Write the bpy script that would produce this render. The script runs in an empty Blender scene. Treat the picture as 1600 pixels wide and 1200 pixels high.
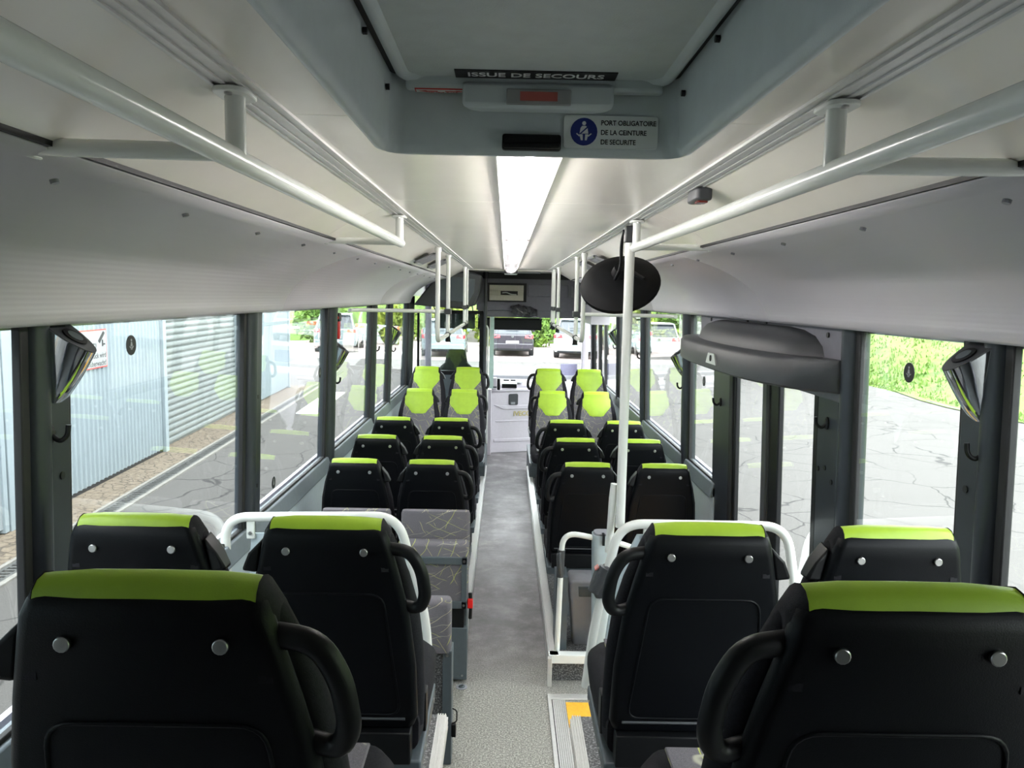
import bpy, bmesh, math, random
from mathutils import Vector, Matrix
random.seed(7)
PI = math.pi
C = bpy.context.scene.collection
S = bpy.context.scene

# ------------------------------------------------------------------ camera, sky, exposure
cam_d = bpy.data.cameras.new('camera'); cam = bpy.data.objects.new('camera', cam_d); C.objects.link(cam)
cam_d.sensor_width = 36.0; cam_d.lens = 27.0; cam_d.clip_start = 0.02; cam_d.clip_end = 500
def cam_matrix(pitch, yaw, roll):
    cy, sy, cp, sp, cr, sr = math.cos(yaw), math.sin(yaw), math.cos(pitch), math.sin(pitch), math.cos(roll), math.sin(roll)
    Y = Matrix(((cy, -sy, 0), (sy, cy, 0), (0, 0, 1)))
    P = Matrix(((1, 0, 0), (0, cp, -sp), (0, sp, cp)))
    R = Matrix(((cr, 0, sr), (0, 1, 0), (-sr, 0, cr)))
    M = R @ P @ Y
    return Matrix((M[0], M[2], -M[1])).transposed()
cam.matrix_world = Matrix.Translation((0, 0, 2.07)) @ cam_matrix(0.1128, 0.0094, 0.0196).to_4x4()
S.camera = cam
S.view_settings.view_transform = 'Standard'
S.view_settings.look = 'None'
S.view_settings.exposure = 1.6
S.view_settings.gamma = 1.0
S.view_settings.use_curve_mapping = False
w = bpy.data.worlds.new('overcast_sky'); S.world = w; w.use_nodes = True
bg = w.node_tree.nodes['Background']; bg.inputs[0].default_value = (0.93, 0.97, 1.0, 1); bg.inputs[1].default_value = 3.6
TUBE_L = 55.0      # radiance of the fluorescent tubes in the ceiling strip
SUN_E = 0.0

# ------------------------------------------------------------------ materials
def lin(c):
    return tuple((v / 12.92 if v <= 0.04045 else ((v + 0.055) / 1.055) ** 2.4) for v in c)
def srgb(r, g, b): return lin((r / 255, g / 255, b / 255))
MATS = {}
class NT:
    def __init__(s, name):
        s.m = bpy.data.materials.new(name); s.m.use_nodes = True; s.t = s.m.node_tree; s.p = s.t.nodes['Principled BSDF']; s.out = s.t.nodes['Material Output']
    def n(s, kind, **k):
        x = s.t.nodes.new(kind)
        for a, v in k.items(): setattr(x, a, v)
        return x
    def l(s, a, b): s.t.links.new(a, b)
    def coord(s, scale=1.0, kind='Object'):
        tc = s.n('ShaderNodeTexCoord'); mp = s.n('ShaderNodeMapping')
        s.l(tc.outputs[kind], mp.inputs[0])
        mp.inputs[3].default_value = scale if isinstance(scale, tuple) else (scale,) * 3
        return mp.outputs[0]
    def noise(s, vec, scale, detail=3, rough=.5):
        x = s.n('ShaderNodeTexNoise'); x.inputs['Scale'].default_value = scale; x.inputs['Detail'].default_value = detail; x.inputs['Roughness'].default_value = rough
        s.l(vec, x.inputs['Vector']); return x
    def ramp(s, fac, stops):
        r = s.n('ShaderNodeValToRGB'); e = r.color_ramp.elements
        while len(e) < len(stops): e.new(.5)
        for i, (p, c) in enumerate(stops):
            e[i].position = p; e[i].color = tuple(c) + (1,) if len(c) == 3 else c
        s.l(fac, r.inputs[0]); return r.outputs[0]
    def bump(s, h, strength=.2, dist=.01):
        b = s.n('ShaderNodeBump'); b.inputs['Strength'].default_value = strength; b.inputs['Distance'].default_value = dist
        s.l(h, b.inputs['Height']); s.l(b.outputs[0], s.p.inputs['Normal']); return b
    def mix(s, fac, a, b):
        m = s.n('ShaderNodeMix', data_type='RGBA')
        for sock, v in ((m.inputs[0], fac), (m.inputs[6], a), (m.inputs[7], b)):
            if hasattr(v, 'links'): s.l(v, sock)
            else: sock.default_value = v if isinstance(v, float) else tuple(v) + (1,)
        return m.outputs[2]
def mat(name, col, rough=.5, metal=0, spec=.5, var=0.06, nscale=30, bump=0.0, bscale=200, coat=0, emis=0):
    """painted / plastic / metal surface with fine grain in its colour and relief"""
    t = NT(name); v = t.coord(1.0)
    nz = t.noise(v, nscale, 4)
    a = tuple(max(0, c * (1 - var)) for c in col); b = tuple(min(1, c * (1 + var)) for c in col)
    t.l(t.ramp(nz.outputs[0], [(.3, a), (.7, b)]), t.p.inputs['Base Color'])
    t.p.inputs['Roughness'].default_value = rough; t.p.inputs['Metallic'].default_value = metal
    t.p.inputs['Specular IOR Level'].default_value = spec
    if bump: t.bump(t.noise(v, bscale, 2).outputs[0], bump, .002)
    if coat: t.p.inputs['Coat Weight'].default_value = coat; t.p.inputs['Coat Roughness'].default_value = .08
    if emis:
        t.p.inputs['Emission Color'].default_value = tuple(col) + (1,); t.p.inputs['Emission Strength'].default_value = emis
    MATS[name] = t.m; return t.m
CEIL = mat('ceiling_laminate', (.88, .835, .775), .26, spec=.6, var=.02, nscale=6)
HATCH = mat('hatch_grey_plastic', (.55, .60, .61), .42, var=.03, bump=.12, bscale=350)
LID = mat('hatch_lid_grey', (.52, .565, .565), .5, var=.04, bump=.2, bscale=350)
WHITE = mat('white_tube_paint', (.78, .80, .77), .22, var=.01)
ALU = mat('aluminium_profile', (.72, .72, .70), .32, metal=.6, var=.05, nscale=80)
SHELL = mat('black_seat_plastic', (.0018, .0024, .0038), .46, spec=.18, var=.1, bump=.12, bscale=500)
BLACK = mat('black_plastic', (.0045, .005, .006), .45, spec=.3, var=.1)
MBACK = mat('matt_black_mirror_back', (.004, .0045, .0055), .62, spec=.15, var=.1)
RUBBER = mat('black_rubber', (.008, .008, .009), .6, var=.1)
PILLAR = mat('dark_grey_pillar_paint', (.026, .031, .040), .38, var=.05, bump=.05, bscale=300)
SILL = mat('grey_blue_sill', (.16, .19, .215), .45, var=.05)
WALLP = mat('light_grey_wall_panel', (.46, .53, .57), .5, var=.03, bump=.05)
GREYBOX = mat('slate_grey_metal', (.085, .105, .118), .45, var=.05)
PARTN = mat('blue_grey_partition', (.42, .50, .54), .45, var=.03)
DARKG = mat('dark_grey_plastic', (.055, .058, .064), .42, var=.06, bump=.1, bscale=350)
COVERM = mat('charcoal_cover_plastic', (.040, .0425, .048), .45, var=.05, bump=.15, bscale=350)
MIDG = mat('mid_grey_plastic', (.27, .275, .30), .5, var=.04)
LAV = mat('lavender_grey_panel', (.60, .56, .62), .45, var=.03)
BULK = mat('bulkhead_grey', (.16, .155, .185), .55, var=.05)
BEIGE = mat('beige_metal_plate', (.47, .44, .36), .45, var=.06, nscale=60)
CHROME = mat('chrome', (.62, .66, .68), .08, metal=1, var=.02)
SCREW = mat('steel_screw', (.45, .45, .44), .3, metal=1, var=.05)
DARKSCREW = mat('dark_screw', (.03, .03, .032), .4, metal=.6)
RED = mat('red_plastic', (.62, .012, .01), .35)
YELLOW = mat('yellow_grip_sheet', (.85, .42, .03), .6, var=.12, nscale=90, bump=.3, bscale=250)
STICKW = mat('white_sticker', (.75, .78, .76), .35, var=.01)
BLUE = mat('blue_print', (.012, .025, .20), .4)
INK = mat('black_print', (.012, .012, .014), .5)
WHITEPRINT = mat('white_print', (.80, .80, .80), .5)
REDPRINT = mat('red_print', (.60, .05, .04), .5)
CORR = mat('pale_blue_steel_sheet', (.245, .292, .312), .45, var=.03, nscale=3)
SHUT = mat('silver_grey_shutter', (.19, .212, .210), .5, metal=.1, var=.04, nscale=4)
DOORM = mat('pale_door_steel', (.26, .29, .305), .45, var=.03)
CONC = mat('concrete_kerb', (.20, .19, .17), .9, var=.15, nscale=15, bump=.4, bscale=60)
GRATE = mat('cast_iron_grate', (.09, .09, .085), .6, metal=.4, var=.2)
GOLD = mat('pale_gold_letters', (.62, .52, .22), .35, metal=.4)
TYRE = mat('tyre_rubber', (.015, .015, .016), .8)
CARSIL = mat('pale_silver_car_paint', (.26, .33, .34), .25, metal=.3, coat=.8)
CARBLK = mat('dark_car_paint', (.030, .026, .036), .2, coat=1)
CARWHT = mat('white_car_paint', (.36, .41, .41), .25, coat=.8)
CARGLASS = mat('dark_car_glass', (.05, .06, .07), .06, spec=.8)
TAIL = mat('red_tail_lamp', (.65, .03, .04), .2, coat=.6)
ORANGE = mat('orange_paint', (.55, .12, .012), .4)
BUSW = mat('white_bus_paint', (.34, .355, .35), .3, coat=.5)
FOIL = mat('crumpled_black_film', (.05, .05, .055), .18, var=.5, nscale=40, bump=1.0, bscale=60)
HEAD = mat('dark_green_black_fabric', (.010, .018, .011), .8, var=.3, bump=.3)
LIMEV = mat('lime_vinyl', (.33, .50, .030), .42, var=.06, nscale=25, bump=.12, bscale=400)
LIMEP = mat('lime_piping', (.42, .62, .05), .45)
BOLST = mat('charcoal_bolster_fabric', (.014, .0135, .017), .85, spec=.2, var=.25, nscale=200, bump=.3, bscale=700)
NOTICE = mat('lavender_notice_paper', (.40, .39, .56), .6)

def fabric():
    t = NT('grey_fabric_with_straw_lines'); v = t.coord(1.0)
    nz = t.noise(v, 700, 2)
    base = t.ramp(nz.outputs[0], [(.3, (.10, .094, .104)), (.7, (.19, .18, .197))])
    col = base
    for i, (ang, sc, th, c) in enumerate(((.5, 5.2, .9990, (.50, .47, .22)), (1.15, 6.3, .9992, (.46, .50, .16)), (2.1, 5.6, .9990, (.50, .47, .30)), (2.7, 4.6, .9993, (.50, .54, .12)), (1.75, 7.0, .9990, (.44, .43, .34)))):
        mp = t.n('ShaderNodeMapping'); mp.inputs[1].default_value = (.37 * i, .11 * i, .23 * i); mp.inputs[2].default_value = (0, ang, 0)
        tc = t.n('ShaderNodeTexCoord'); t.l(tc.outputs['Object'], mp.inputs[0])
        wv = t.n('ShaderNodeTexWave', wave_type='BANDS', bands_direction='X'); wv.inputs['Scale'].default_value = sc; wv.inputs['Distortion'].default_value = 2.6; wv.inputs['Detail'].default_value = 1.0; wv.inputs['Detail Scale'].default_value = 1.6
        t.l(mp.outputs[0], wv.inputs[0])
        ln = t.ramp(wv.outputs['Fac'], [(.9955, (0, 0, 0)), (.9985, (1, 1, 1))])
        mk = t.ramp(t.noise(mp.outputs[0], 7.0, 2).outputs[0], [(.52, (0, 0, 0)), (.57, (1, 1, 1))])
        mu = t.n('ShaderNodeMath', operation='MULTIPLY'); t.l(ln, mu.inputs[0]); t.l(mk, mu.inputs[1])
        col = t.mix(mu.outputs[0], col, c)
    t.l(col, t.p.inputs['Base Color']); t.p.inputs['Roughness'].default_value = .9; t.p.inputs['Specular IOR Level'].default_value = .2
    t.bump(nz.outputs[0], .25, .001); return t.m
FABRIC = fabric()

def valance_mat():
    t = NT('ribbed_lavender_grey_lining'); v = t.coord(1.0)
    wv = t.n('ShaderNodeTexWave', wave_type='BANDS', bands_direction='Z'); wv.inputs['Scale'].default_value = 26; wv.inputs['Distortion'].default_value = .4; t.l(v, wv.inputs[0])
    nz = t.noise(t.coord((.7, .5, 2)), 1.2, 3)
    t.l(t.ramp(nz.outputs[0], [(.3, (.58, .555, .60)), (.7, (.63, .605, .65))]), t.p.inputs['Base Color'])
    t.p.inputs['Roughness'].default_value = .42; t.bump(wv.outputs[0], .08, .002); return t.m
VAL = valance_mat()

def floor_mat(name, a, b, speck, sc=125, aisle=False):
    t = NT(name); v = t.coord(1.0)
    nz = t.noise(v, sc, 3, .75); big = t.noise(v, 3, 5, .65)
    col = t.ramp(nz.outputs[0], [(.34, a), (.5, b), (.68, speck)])
    if aisle:      # dirt trodden into the middle of the aisle, with pale worn patches
        sep = t.n('ShaderNodeSeparateXYZ'); t.l(v, sep.inputs[0])
        ad = t.n('ShaderNodeMath', operation='MULTIPLY_ADD'); ad.inputs[1].default_value = .9; t.l(big.outputs[0], ad.inputs[0]); t.l(sep.outputs[1], ad.inputs[2])
        mr = t.n('ShaderNodeMapRange'); mr.inputs[1].default_value = 4.25; mr.inputs[2].default_value = 4.95; t.l(ad.outputs[0], mr.inputs[0])
        dirt = t.ramp(t.noise(v, 5, 6, .7).outputs[0], [(.30, (.105, .095, .098)), (.52, (.185, .172, .178)), (.72, (.34, .32, .32))])
        fine = t.ramp(nz.outputs[0], [(.3, (.8,) * 3), (.7, (1.2,) * 3)])
        m2 = t.n('ShaderNodeMix', data_type='RGBA'); m2.blend_type = 'MULTIPLY'; m2.inputs[0].default_value = 1; t.l(dirt, m2.inputs[6]); t.l(fine, m2.inputs[7])
        col = t.mix(mr.outputs[0], col, m2.outputs[2])
    t.l(col, t.p.inputs['Base Color'])
    t.l(t.ramp(big.outputs[0], [(.3, (.36,) * 3), (.7, (.55,) * 3)]), t.p.inputs['Roughness'])
    t.bump(nz.outputs[0], .25, .001); return t.m
FLOOR = floor_mat('speckled_grey_vinyl_floor', (.085, .083, .072), (.22, .215, .188), (.56, .545, .48), aisle=True)
STEPC = floor_mat('dark_speckled_step_cover', (.03, .03, .032), (.07, .07, .072), (.4, .4, .4))

def glass(name, tint, refl=1.0):
    m = bpy.data.materials.new(name); m.use_nodes = True; t = m.node_tree; t.nodes.clear()
    o = t.nodes.new('ShaderNodeOutputMaterial'); mx = t.nodes.new('ShaderNodeMixShader'); tr = t.nodes.new('ShaderNodeBsdfTransparent'); g = t.nodes.new('ShaderNodeBsdfGlossy')
    lw = t.nodes.new('ShaderNodeLayerWeight'); lw.inputs[0].default_value = .5          # Schlick's rule, the same from both faces of the pane
    pw = t.nodes.new('ShaderNodeMath'); pw.operation = 'POWER'; pw.inputs[1].default_value = 5.0; t.links.new(lw.outputs['Facing'], pw.inputs[0])
    mu = t.nodes.new('ShaderNodeMath'); mu.operation = 'MULTIPLY_ADD'; mu.inputs[1].default_value = .96 * refl; mu.inputs[2].default_value = .04 * refl
    nz = t.nodes.new('ShaderNodeTexNoise'); nz.inputs['Scale'].default_value = 1.5
    rp = t.nodes.new('ShaderNodeValToRGB'); rp.color_ramp.elements[0].color = tuple(c * .97 for c in tint) + (1,); rp.color_ramp.elements[1].color = tuple(tint) + (1,)
    t.links.new(nz.outputs[0], rp.inputs[0]); t.links.new(rp.outputs[0], tr.inputs[0])
    g.inputs['Roughness'].default_value = .01; g.inputs[0].default_value = (1, 1, 1, 1)
    t.links.new(pw.outputs[0], mu.inputs[0]); t.links.new(mu.outputs[0], mx.inputs[0]); t.links.new(tr.outputs[0], mx.inputs[1]); t.links.new(g.outputs[0], mx.inputs[2]); t.links.new(mx.outputs[0], o.inputs[0])
    return m
GLASS = glass('window_glass', (.93, .95, .945), .8)
CABGLASS = glass('cab_screen_glass', (.95, .98, .97), .8)

def lamp_cover():
    """clear ribbed plastic: lets the tubes' light through, scatters a little of it and mirrors the windows"""
    t = NT('ribbed_clear_lamp_cover'); v = t.coord((1, 1, 1))
    wv = t.n('ShaderNodeTexWave', wave_type='BANDS', bands_direction='X'); wv.inputs['Scale'].default_value = 60; t.l(v, wv.inputs[0])
    t.l(t.ramp(t.noise(t.coord((3, .6, 3)), 1.5, 2).outputs[0], [(.3, (.74, .73, .76)), (.7, (.84, .82, .84))]), t.p.inputs['Base Color'])
    t.p.inputs['Roughness'].default_value = .14; t.p.inputs['Coat Weight'].default_value = .5
    t.bump(wv.outputs[0], .12, .001)
    tr = t.n('ShaderNodeBsdfTransparent'); tr.inputs[0].default_value = (.97, .97, .97, 1); mx = t.n('ShaderNodeMixShader'); mx.inputs[0].default_value = .45
    t.l(tr.outputs[0], mx.inputs[1]); t.l(t.p.outputs[0], mx.inputs[2]); t.l(mx.outputs[0], t.out.inputs[0]); return t.m
def tube_mat():
    t = NT('fluorescent_tube'); t.p.inputs['Base Color'].default_value = (.8, .8, .8, 1); t.p.inputs['Emission Color'].default_value = (1, .97, .93, 1); t.p.inputs['Emission Strength'].default_value = TUBE_L
    return t.m
TUBE = tube_mat()
LAMPC = lamp_cover()

def asphalt(name, a, b, crack, scale, cr=1.0, th=.012, g=60):
    t = NT(name); v = t.coord(1.0)
    wp = t.noise(v, 1.6, 3)
    vm = t.n('ShaderNodeMix', data_type='RGBA'); vm.blend_type = 'ADD'; vm.inputs[0].default_value = .35
    t.l(v, vm.inputs[6]); t.l(wp.outputs[1], vm.inputs[7])
    vo = t.n('ShaderNodeTexVoronoi', feature='DISTANCE_TO_EDGE'); vo.inputs['Scale'].default_value = scale; t.l(vm.outputs[2], vo.inputs['Vector'])
    ln = t.ramp(vo.outputs['Distance'], [(th * .35, (1, 1, 1)), (th, (0, 0, 0))])
    mk = t.ramp(t.noise(v, .5, 3).outputs[0], [(.30, (0, 0, 0)), (.48, (cr,) * 3)])
    mu = t.n('ShaderNodeMath', operation='MULTIPLY'); t.l(ln, mu.inputs[0]); t.l(mk, mu.inputs[1])
    gr = t.noise(v, g, 4, .7); bigs = t.noise(v, .35, 5, .6)
    col = t.mix(t.ramp(bigs.outputs[0], [(.3, (0, 0, 0)), (.7, (1, 1, 1))]), a, b)
    sp = t.ramp(gr.outputs[0], [(.3, (.78,) * 3), (.7, (1.15,) * 3)])
    m2 = t.n('ShaderNodeMix', data_type='RGBA'); m2.blend_type = 'MULTIPLY'; m2.inputs[0].default_value = 1; t.l(col, m2.inputs[6]); t.l(sp, m2.inputs[7])
    col = t.mix(mu.outputs[0], m2.outputs[2], crack)
    t.l(col, t.p.inputs['Base Color']); t.p.inputs['Roughness'].default_value = .85
    sb = t.n('ShaderNodeMath', operation='SUBTRACT'); t.l(gr.outputs[0], sb.inputs[0]); t.l(mu.outputs[0], sb.inputs[1])
    t.bump(sb.outputs[0], .4, .01); return t.m
ROAD = asphalt('cracked_grey_asphalt', (.076, .071, .065), (.088, .082, .076), (.020, .019, .017), 1.05, 1.0, .014)
GRAVEL = asphalt('ochre_gravel_strip', (.140, .108, .074), (.175, .138, .097), (.065, .05, .035), 9, 1, .08, 25)
PAVE = asphalt('pinkish_paving', (.36, .29, .27), (.42, .35, .33), (.24, .18, .17), 5, .6, .03)

def grass_mat(name, a, b, c):
    t = NT(name); v = t.coord(1.0); nz = t.noise(v, 2.2, 6, .7); n2 = t.noise(v, .5, 3)
    col = t.ramp(nz.outputs[0], [(.3, a), (.5, b), (.72, c)])
    col = t.mix(t.ramp(n2.outputs[0], [(.4, (0, 0, 0)), (.65, (.6,) * 3)]), col, c)
    t.l(col, t.p.inputs['Base Color']); t.p.inputs['Roughness'].default_value = .9; t.bump(nz.outputs[0], .6, .08); return t.m
GRASS = grass_mat('fresh_grass', (.040, .092, .011), (.092, .180, .022), (.16, .225, .048))
LEAF = grass_mat('yellow_green_leaves', (.075, .13, .016), (.18, .24, .03), (.30, .33, .04))
LEAFD = grass_mat('green_leaves', (.04, .10, .02), (.10, .20, .03), (.20, .32, .05))

# ------------------------------------------------------------------ mesh helpers
class MB:
    def __init__(s): s.v = []; s.f = []
    def add(s, vs, fs):
        o = len(s.v); s.v += [tuple(v) for v in vs]; s.f += [tuple(i + o for i in f) for f in fs]; return s
    def box(s, x0, x1, y0, y1, z0, z1):
        return s.add([(x, y, z) for z in (z0, z1) for y in (y0, y1) for x in (x0, x1)], [(0, 2, 3, 1), (4, 5, 7, 6), (0, 1, 5, 4), (2, 6, 7, 3), (0, 4, 6, 2), (1, 3, 7, 5)])
    def hexa(s, a, b):
        """two quads of four points joined into a solid"""
        return s.add(list(a) + list(b), [(3, 2, 1, 0), (4, 5, 6, 7), (0, 1, 5, 4), (1, 2, 6, 5), (2, 3, 7, 6), (3, 0, 4, 7)])
    def loft(s, rings, cap=True):
        n = len(rings[0]); o = len(s.v)
        for r in rings: s.v += [tuple(p) for p in r]
        for i in range(len(rings) - 1):
            for j in range(n):
                a = o + i * n + j; b = o + i * n + (j + 1) % n
                s.f.append((a, b, b + n, a + n))
        if cap:
            s.f.append(tuple(o + j for j in reversed(range(n)))); s.f.append(tuple(o + (len(rings) - 1) * n + j for j in range(n)))
        return s
    def tube(s, path, r, n=12, cap=True, flat=1.0):
        P = [Vector(p) for p in path]; rings = []; up = None
        for i, p in enumerate(P):
            d = ((P[min(i + 1, len(P) - 1)] - P[max(i - 1, 0)])).normalized()
            if up is None:
                up = Vector((0, 0, 1)) if abs(d.z) < .9 else Vector((1, 0, 0))
            a = d.cross(up).normalized(); up = a.cross(d).normalized()
            rr = r[i] if isinstance(r, (list, tuple)) else r
            rings.append([p + a * (math.cos(2 * PI * k / n) * rr) + up * (math.sin(2 * PI * k / n) * rr * flat) for k in range(n)])
        return s.loft(rings, cap)
    def cyl(s, a, b, r, n=14, r2=None): return s.tube([a, b], [r, r if r2 is None else r2], n)
    def prism(s, pts, axis, lo, hi):
        """polygon extruded along an axis; pts are the two other coordinates in xyz order"""
        def mk(p, h): return {'x': (h, p[0], p[1]), 'y': (p[0], h, p[1]), 'z': (p[0], p[1], h)}[axis]
        return s.loft([[mk(p, lo) for p in pts], [mk(p, hi) for p in pts]])
    def sheet(s, prof, y0, y1, thick=0.0):
        """open profile of (x, z) points run along y"""
        a = [(x, y0, z) for x, z in prof]; b = [(x, y1, z) for x, z in prof]; n = len(prof)
        s.add(a + b, [(i, i + 1, n + i + 1, n + i) for i in range(n - 1)])
        return s
    def build(s, name, m, parent=None, smooth=40, bevel=0, seg=2, solid=0):
        me = bpy.data.meshes.new(name); me.from_pydata(s.v, [], s.f)
        bm = bmesh.new(); bm.from_mesh(me)
        bmesh.ops.recalc_face_normals(bm, faces=bm.faces); bm.to_mesh(me); bm.free()
        me.materials.append(m)
        if smooth:
            me.shade_smooth(); me.set_sharp_from_angle(angle=math.radians(smooth))
        o = bpy.data.objects.new(name, me); C.objects.link(o)
        if parent: o.parent = parent
        if solid:
            md = o.modifiers.new('thickness', 'SOLIDIFY'); md.thickness = solid; md.offset = 0
        if bevel:
            md = o.modifiers.new('edges', 'BEVEL'); md.width = bevel; md.segments = seg; md.limit_method = 'ANGLE'; md.angle_limit = math.radians(40)
            md.harden_normals = False
        return o
def bez(pts, r=.06, n=7):
    """polyline with rounded corners"""
    P = [Vector(p) for p in pts]; out = [P[0]]
    for i in range(1, len(P) - 1):
        a, b, c = P[i - 1], P[i], P[i + 1]
        k = min(r, (a - b).length * .49, (c - b).length * .49)
        s0 = b + (a - b).normalized() * k; s1 = b + (c - b).normalized() * k
        for j in range(n + 1):
            t = j / n; out.append(s0 * (1 - t) ** 2 + b * (2 * t * (1 - t)) + s1 * t ** 2)
    out.append(P[-1]); return out
def rrect(cx, cy, hx, hy, r, n=4):
    pts = []
    for (sx, sy, a0) in ((1, 1, 0), (-1, 1, PI / 2), (-1, -1, PI), (1, -1, 1.5 * PI)):
        for k in range(n + 1):
            a = a0 + k / n * PI / 2
            pts.append((cx + sx * (hx - r) + r * math.cos(a), cy + sy * (hy - r) + r * math.sin(a)))
    return pts
def disc(r, n=24, sx=1, sy=1): return [(r * sx * math.cos(2 * PI * k / n), r * sy * math.sin(2 * PI * k / n)) for k in range(n)]
def tag(o, label=None, cat=None, group=None, kind=None):
    if label: o['label'] = label
    if cat: o['category'] = cat
    if group: o['group'] = group
    if kind: o['kind'] = kind
    return o
def thing(name, label, cat, loc=(0, 0, 0), rotz=0, group=None):
    o = bpy.data.objects.new(name, None); o.empty_display_size = .1; C.objects.link(o); o.location = loc; o.rotation_euler = (0, 0, rotz)
    return tag(o, label, cat, group)
def struct(o): o['kind'] = 'structure'; return o
def sgroup(name, loc=(0, 0, 0)):
    o = bpy.data.objects.new(name, None); o.empty_display_size = .1; C.objects.link(o); o.location = loc; o['kind'] = 'structure'; return o
KIDS = {}
def dup(root, loc, rotz=0, label=None, group=None, skip=()):
    r = root.copy(); C.objects.link(r); r.location = loc; r.rotation_euler = (0, 0, rotz)
    if label: r['label'] = label
    if group: r['group'] = group
    for ch in [o for o in root.children if o.name.split('.')[0] not in skip]:
        c = ch.copy(); C.objects.link(c); c.parent = r
        for g in ch.children:
            d = g.copy(); C.objects.link(d); d.parent = c
    return r
FONT = None
def text(body, size, m, parent, mtx, name='lettering', align='LEFT', sx=1.0, bold=0.0, depth=.0002):
    cu = bpy.data.curves.new(name, 'FONT'); cu.body = body; cu.size = size; cu.align_x = align; cu.align_y = 'CENTER'; cu.extrude = depth; cu.offset = bold; cu.resolution_u = 3
    cu.materials.append(m); o = bpy.data.objects.new(name, cu); C.objects.link(o)
    me = bpy.data.meshes.new_from_object(o); bpy.data.objects.remove(o)
    me.materials.clear(); me.materials.append(m)
    o = bpy.data.objects.new(name, me); C.objects.link(o)
    if parent: o.parent = parent
    o.matrix_local = mtx @ Matrix.Diagonal((sx, 1, 1, 1)); return o
def frame(loc, x, y):
    x = Vector(x).normalized(); y = Vector(y).normalized(); z = x.cross(y)
    return Matrix.Translation(loc) @ Matrix((x, y, z)).transposed().to_4x4()

XC = .04
HW = 1.15                        # half width between the inner faces of the pillars
GROUND = -.35
LEFT, RIGHT = -1, 1
def wx(side, z, off=0.0): return XC + side * (HW + off + .03 * (1.75 - z))     # the side walls lean in towards the roof

# ------------------------------------------------------------------ floors
Y_BACK, Y_FRONT = -2.2, 11.15
YSTEP = 3.10                     # the rear rises behind this line
POD = .149
fl = MB().box(-1.2, 1.28, YSTEP, Y_FRONT, -.08, 0).build('floor', FLOOR); struct(fl)
# rear: aisle steps and seat platforms
struct(MB().box(-.24, .32, Y_BACK, YSTEP - .35, -.08, .21).build('floor_rear_aisle', FLOOR))
struct(MB().box(-.24, .32, YSTEP - .35, YSTEP - .1, -.08, .10).build('floor_step', FLOOR))
P2, P1 = .566, .757
for side, xa, xb in ((LEFT, -1.2, -.235), (RIGHT, .315, 1.28)):
    xp = -.20 if side < 0 else .28
    n = 'left' if side < 0 else 'right'
    struct(MB().box(xa, xb, 1.33, 2.80, -.08, P2 - .10).build('floor_platform_' + n, STEPC))
    struct(MB().box(xa, xb, Y_BACK, 1.33, -.08, P1 - .05).build('floor_rear_platform_' + n, STEPC))
    xa = min(xa, xp) if side > 0 else xa; xb = xb if side > 0 else xp
    struct(MB().box(xa, xb, 3.98 if side > 0 else 4.25, 8.05, .0, POD).build('floor_podium_' + n, STEPC if side > 0 else GREYBOX))
    struct(MB().box(xa, xb, 8.05, 9.12, .0, .31).build('floor_wheel_box_' + n, GREYBOX))
# aluminium edging along the podiums
tn = 0
def trim(mb, m, bevel=.002):
    global tn; tn += 1
    o = mb.build('trim_%d' % tn, m, None, 40, bevel); struct(o); return o
for x, s in ((-.195, -1), (.268, 1)):
    y0 = 3.94 if s > 0 else 4.22
    trim(MB().box(min(x, x + s * .05), max(x, x + s * .05), y0, 8.6, POD - .012, POD + .012).box(min(x, x - s * .006), max(x, x - s * .006), y0, 8.6, POD - .05, POD + .004), ALU)
    for k in range(7):   # skirting plates of the podium, one after the other
        ya = y0 + .05 + k * .62
        trim(MB().box(min(x, x + s * .012), max(x, x + s * .012), ya, ya + .6, .012, POD - .02), ALU if k % 2 else STICKW)
trim(MB().box(.262, 1.2, 3.935, 3.99, POD - .035, POD + .012), WHITE)
trim(MB().box(.262, 1.2, 3.975, 3.99, .0, POD - .035), STEPC)
trim(MB().box(.256, .280, 3.90, 3.93, 0, POD + .01), ALU)
# rear platform edging: ribbed aluminium nosings on the aisle side
for s, x in ((-1, -.235), (1, .315)):
    for ya, yb, z in ((1.33, 2.79, P2 - .10), (Y_BACK, 1.33, P1 - .05)):
        mb = MB(); mb.box(min(x, x - s * .035), max(x, x - s * .035), ya, yb, z - .05, z + .004)
        for q in range(4): mb.box(min(x - s * (.001 + .009 * q), x - s * (.006 + .009 * q)), max(x - s * (.001 + .009 * q), x - s * (.006 + .009 * q)), ya, yb, z + .004, z + .010)
        for q in range(3): mb.box(min(x - s * .035, x - s * .041), max(x - s * .035, x - s * .041), ya, yb, z - .048 + q * .018, z - .04 + q * .018)
        trim(mb, ALU, 0)

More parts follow.
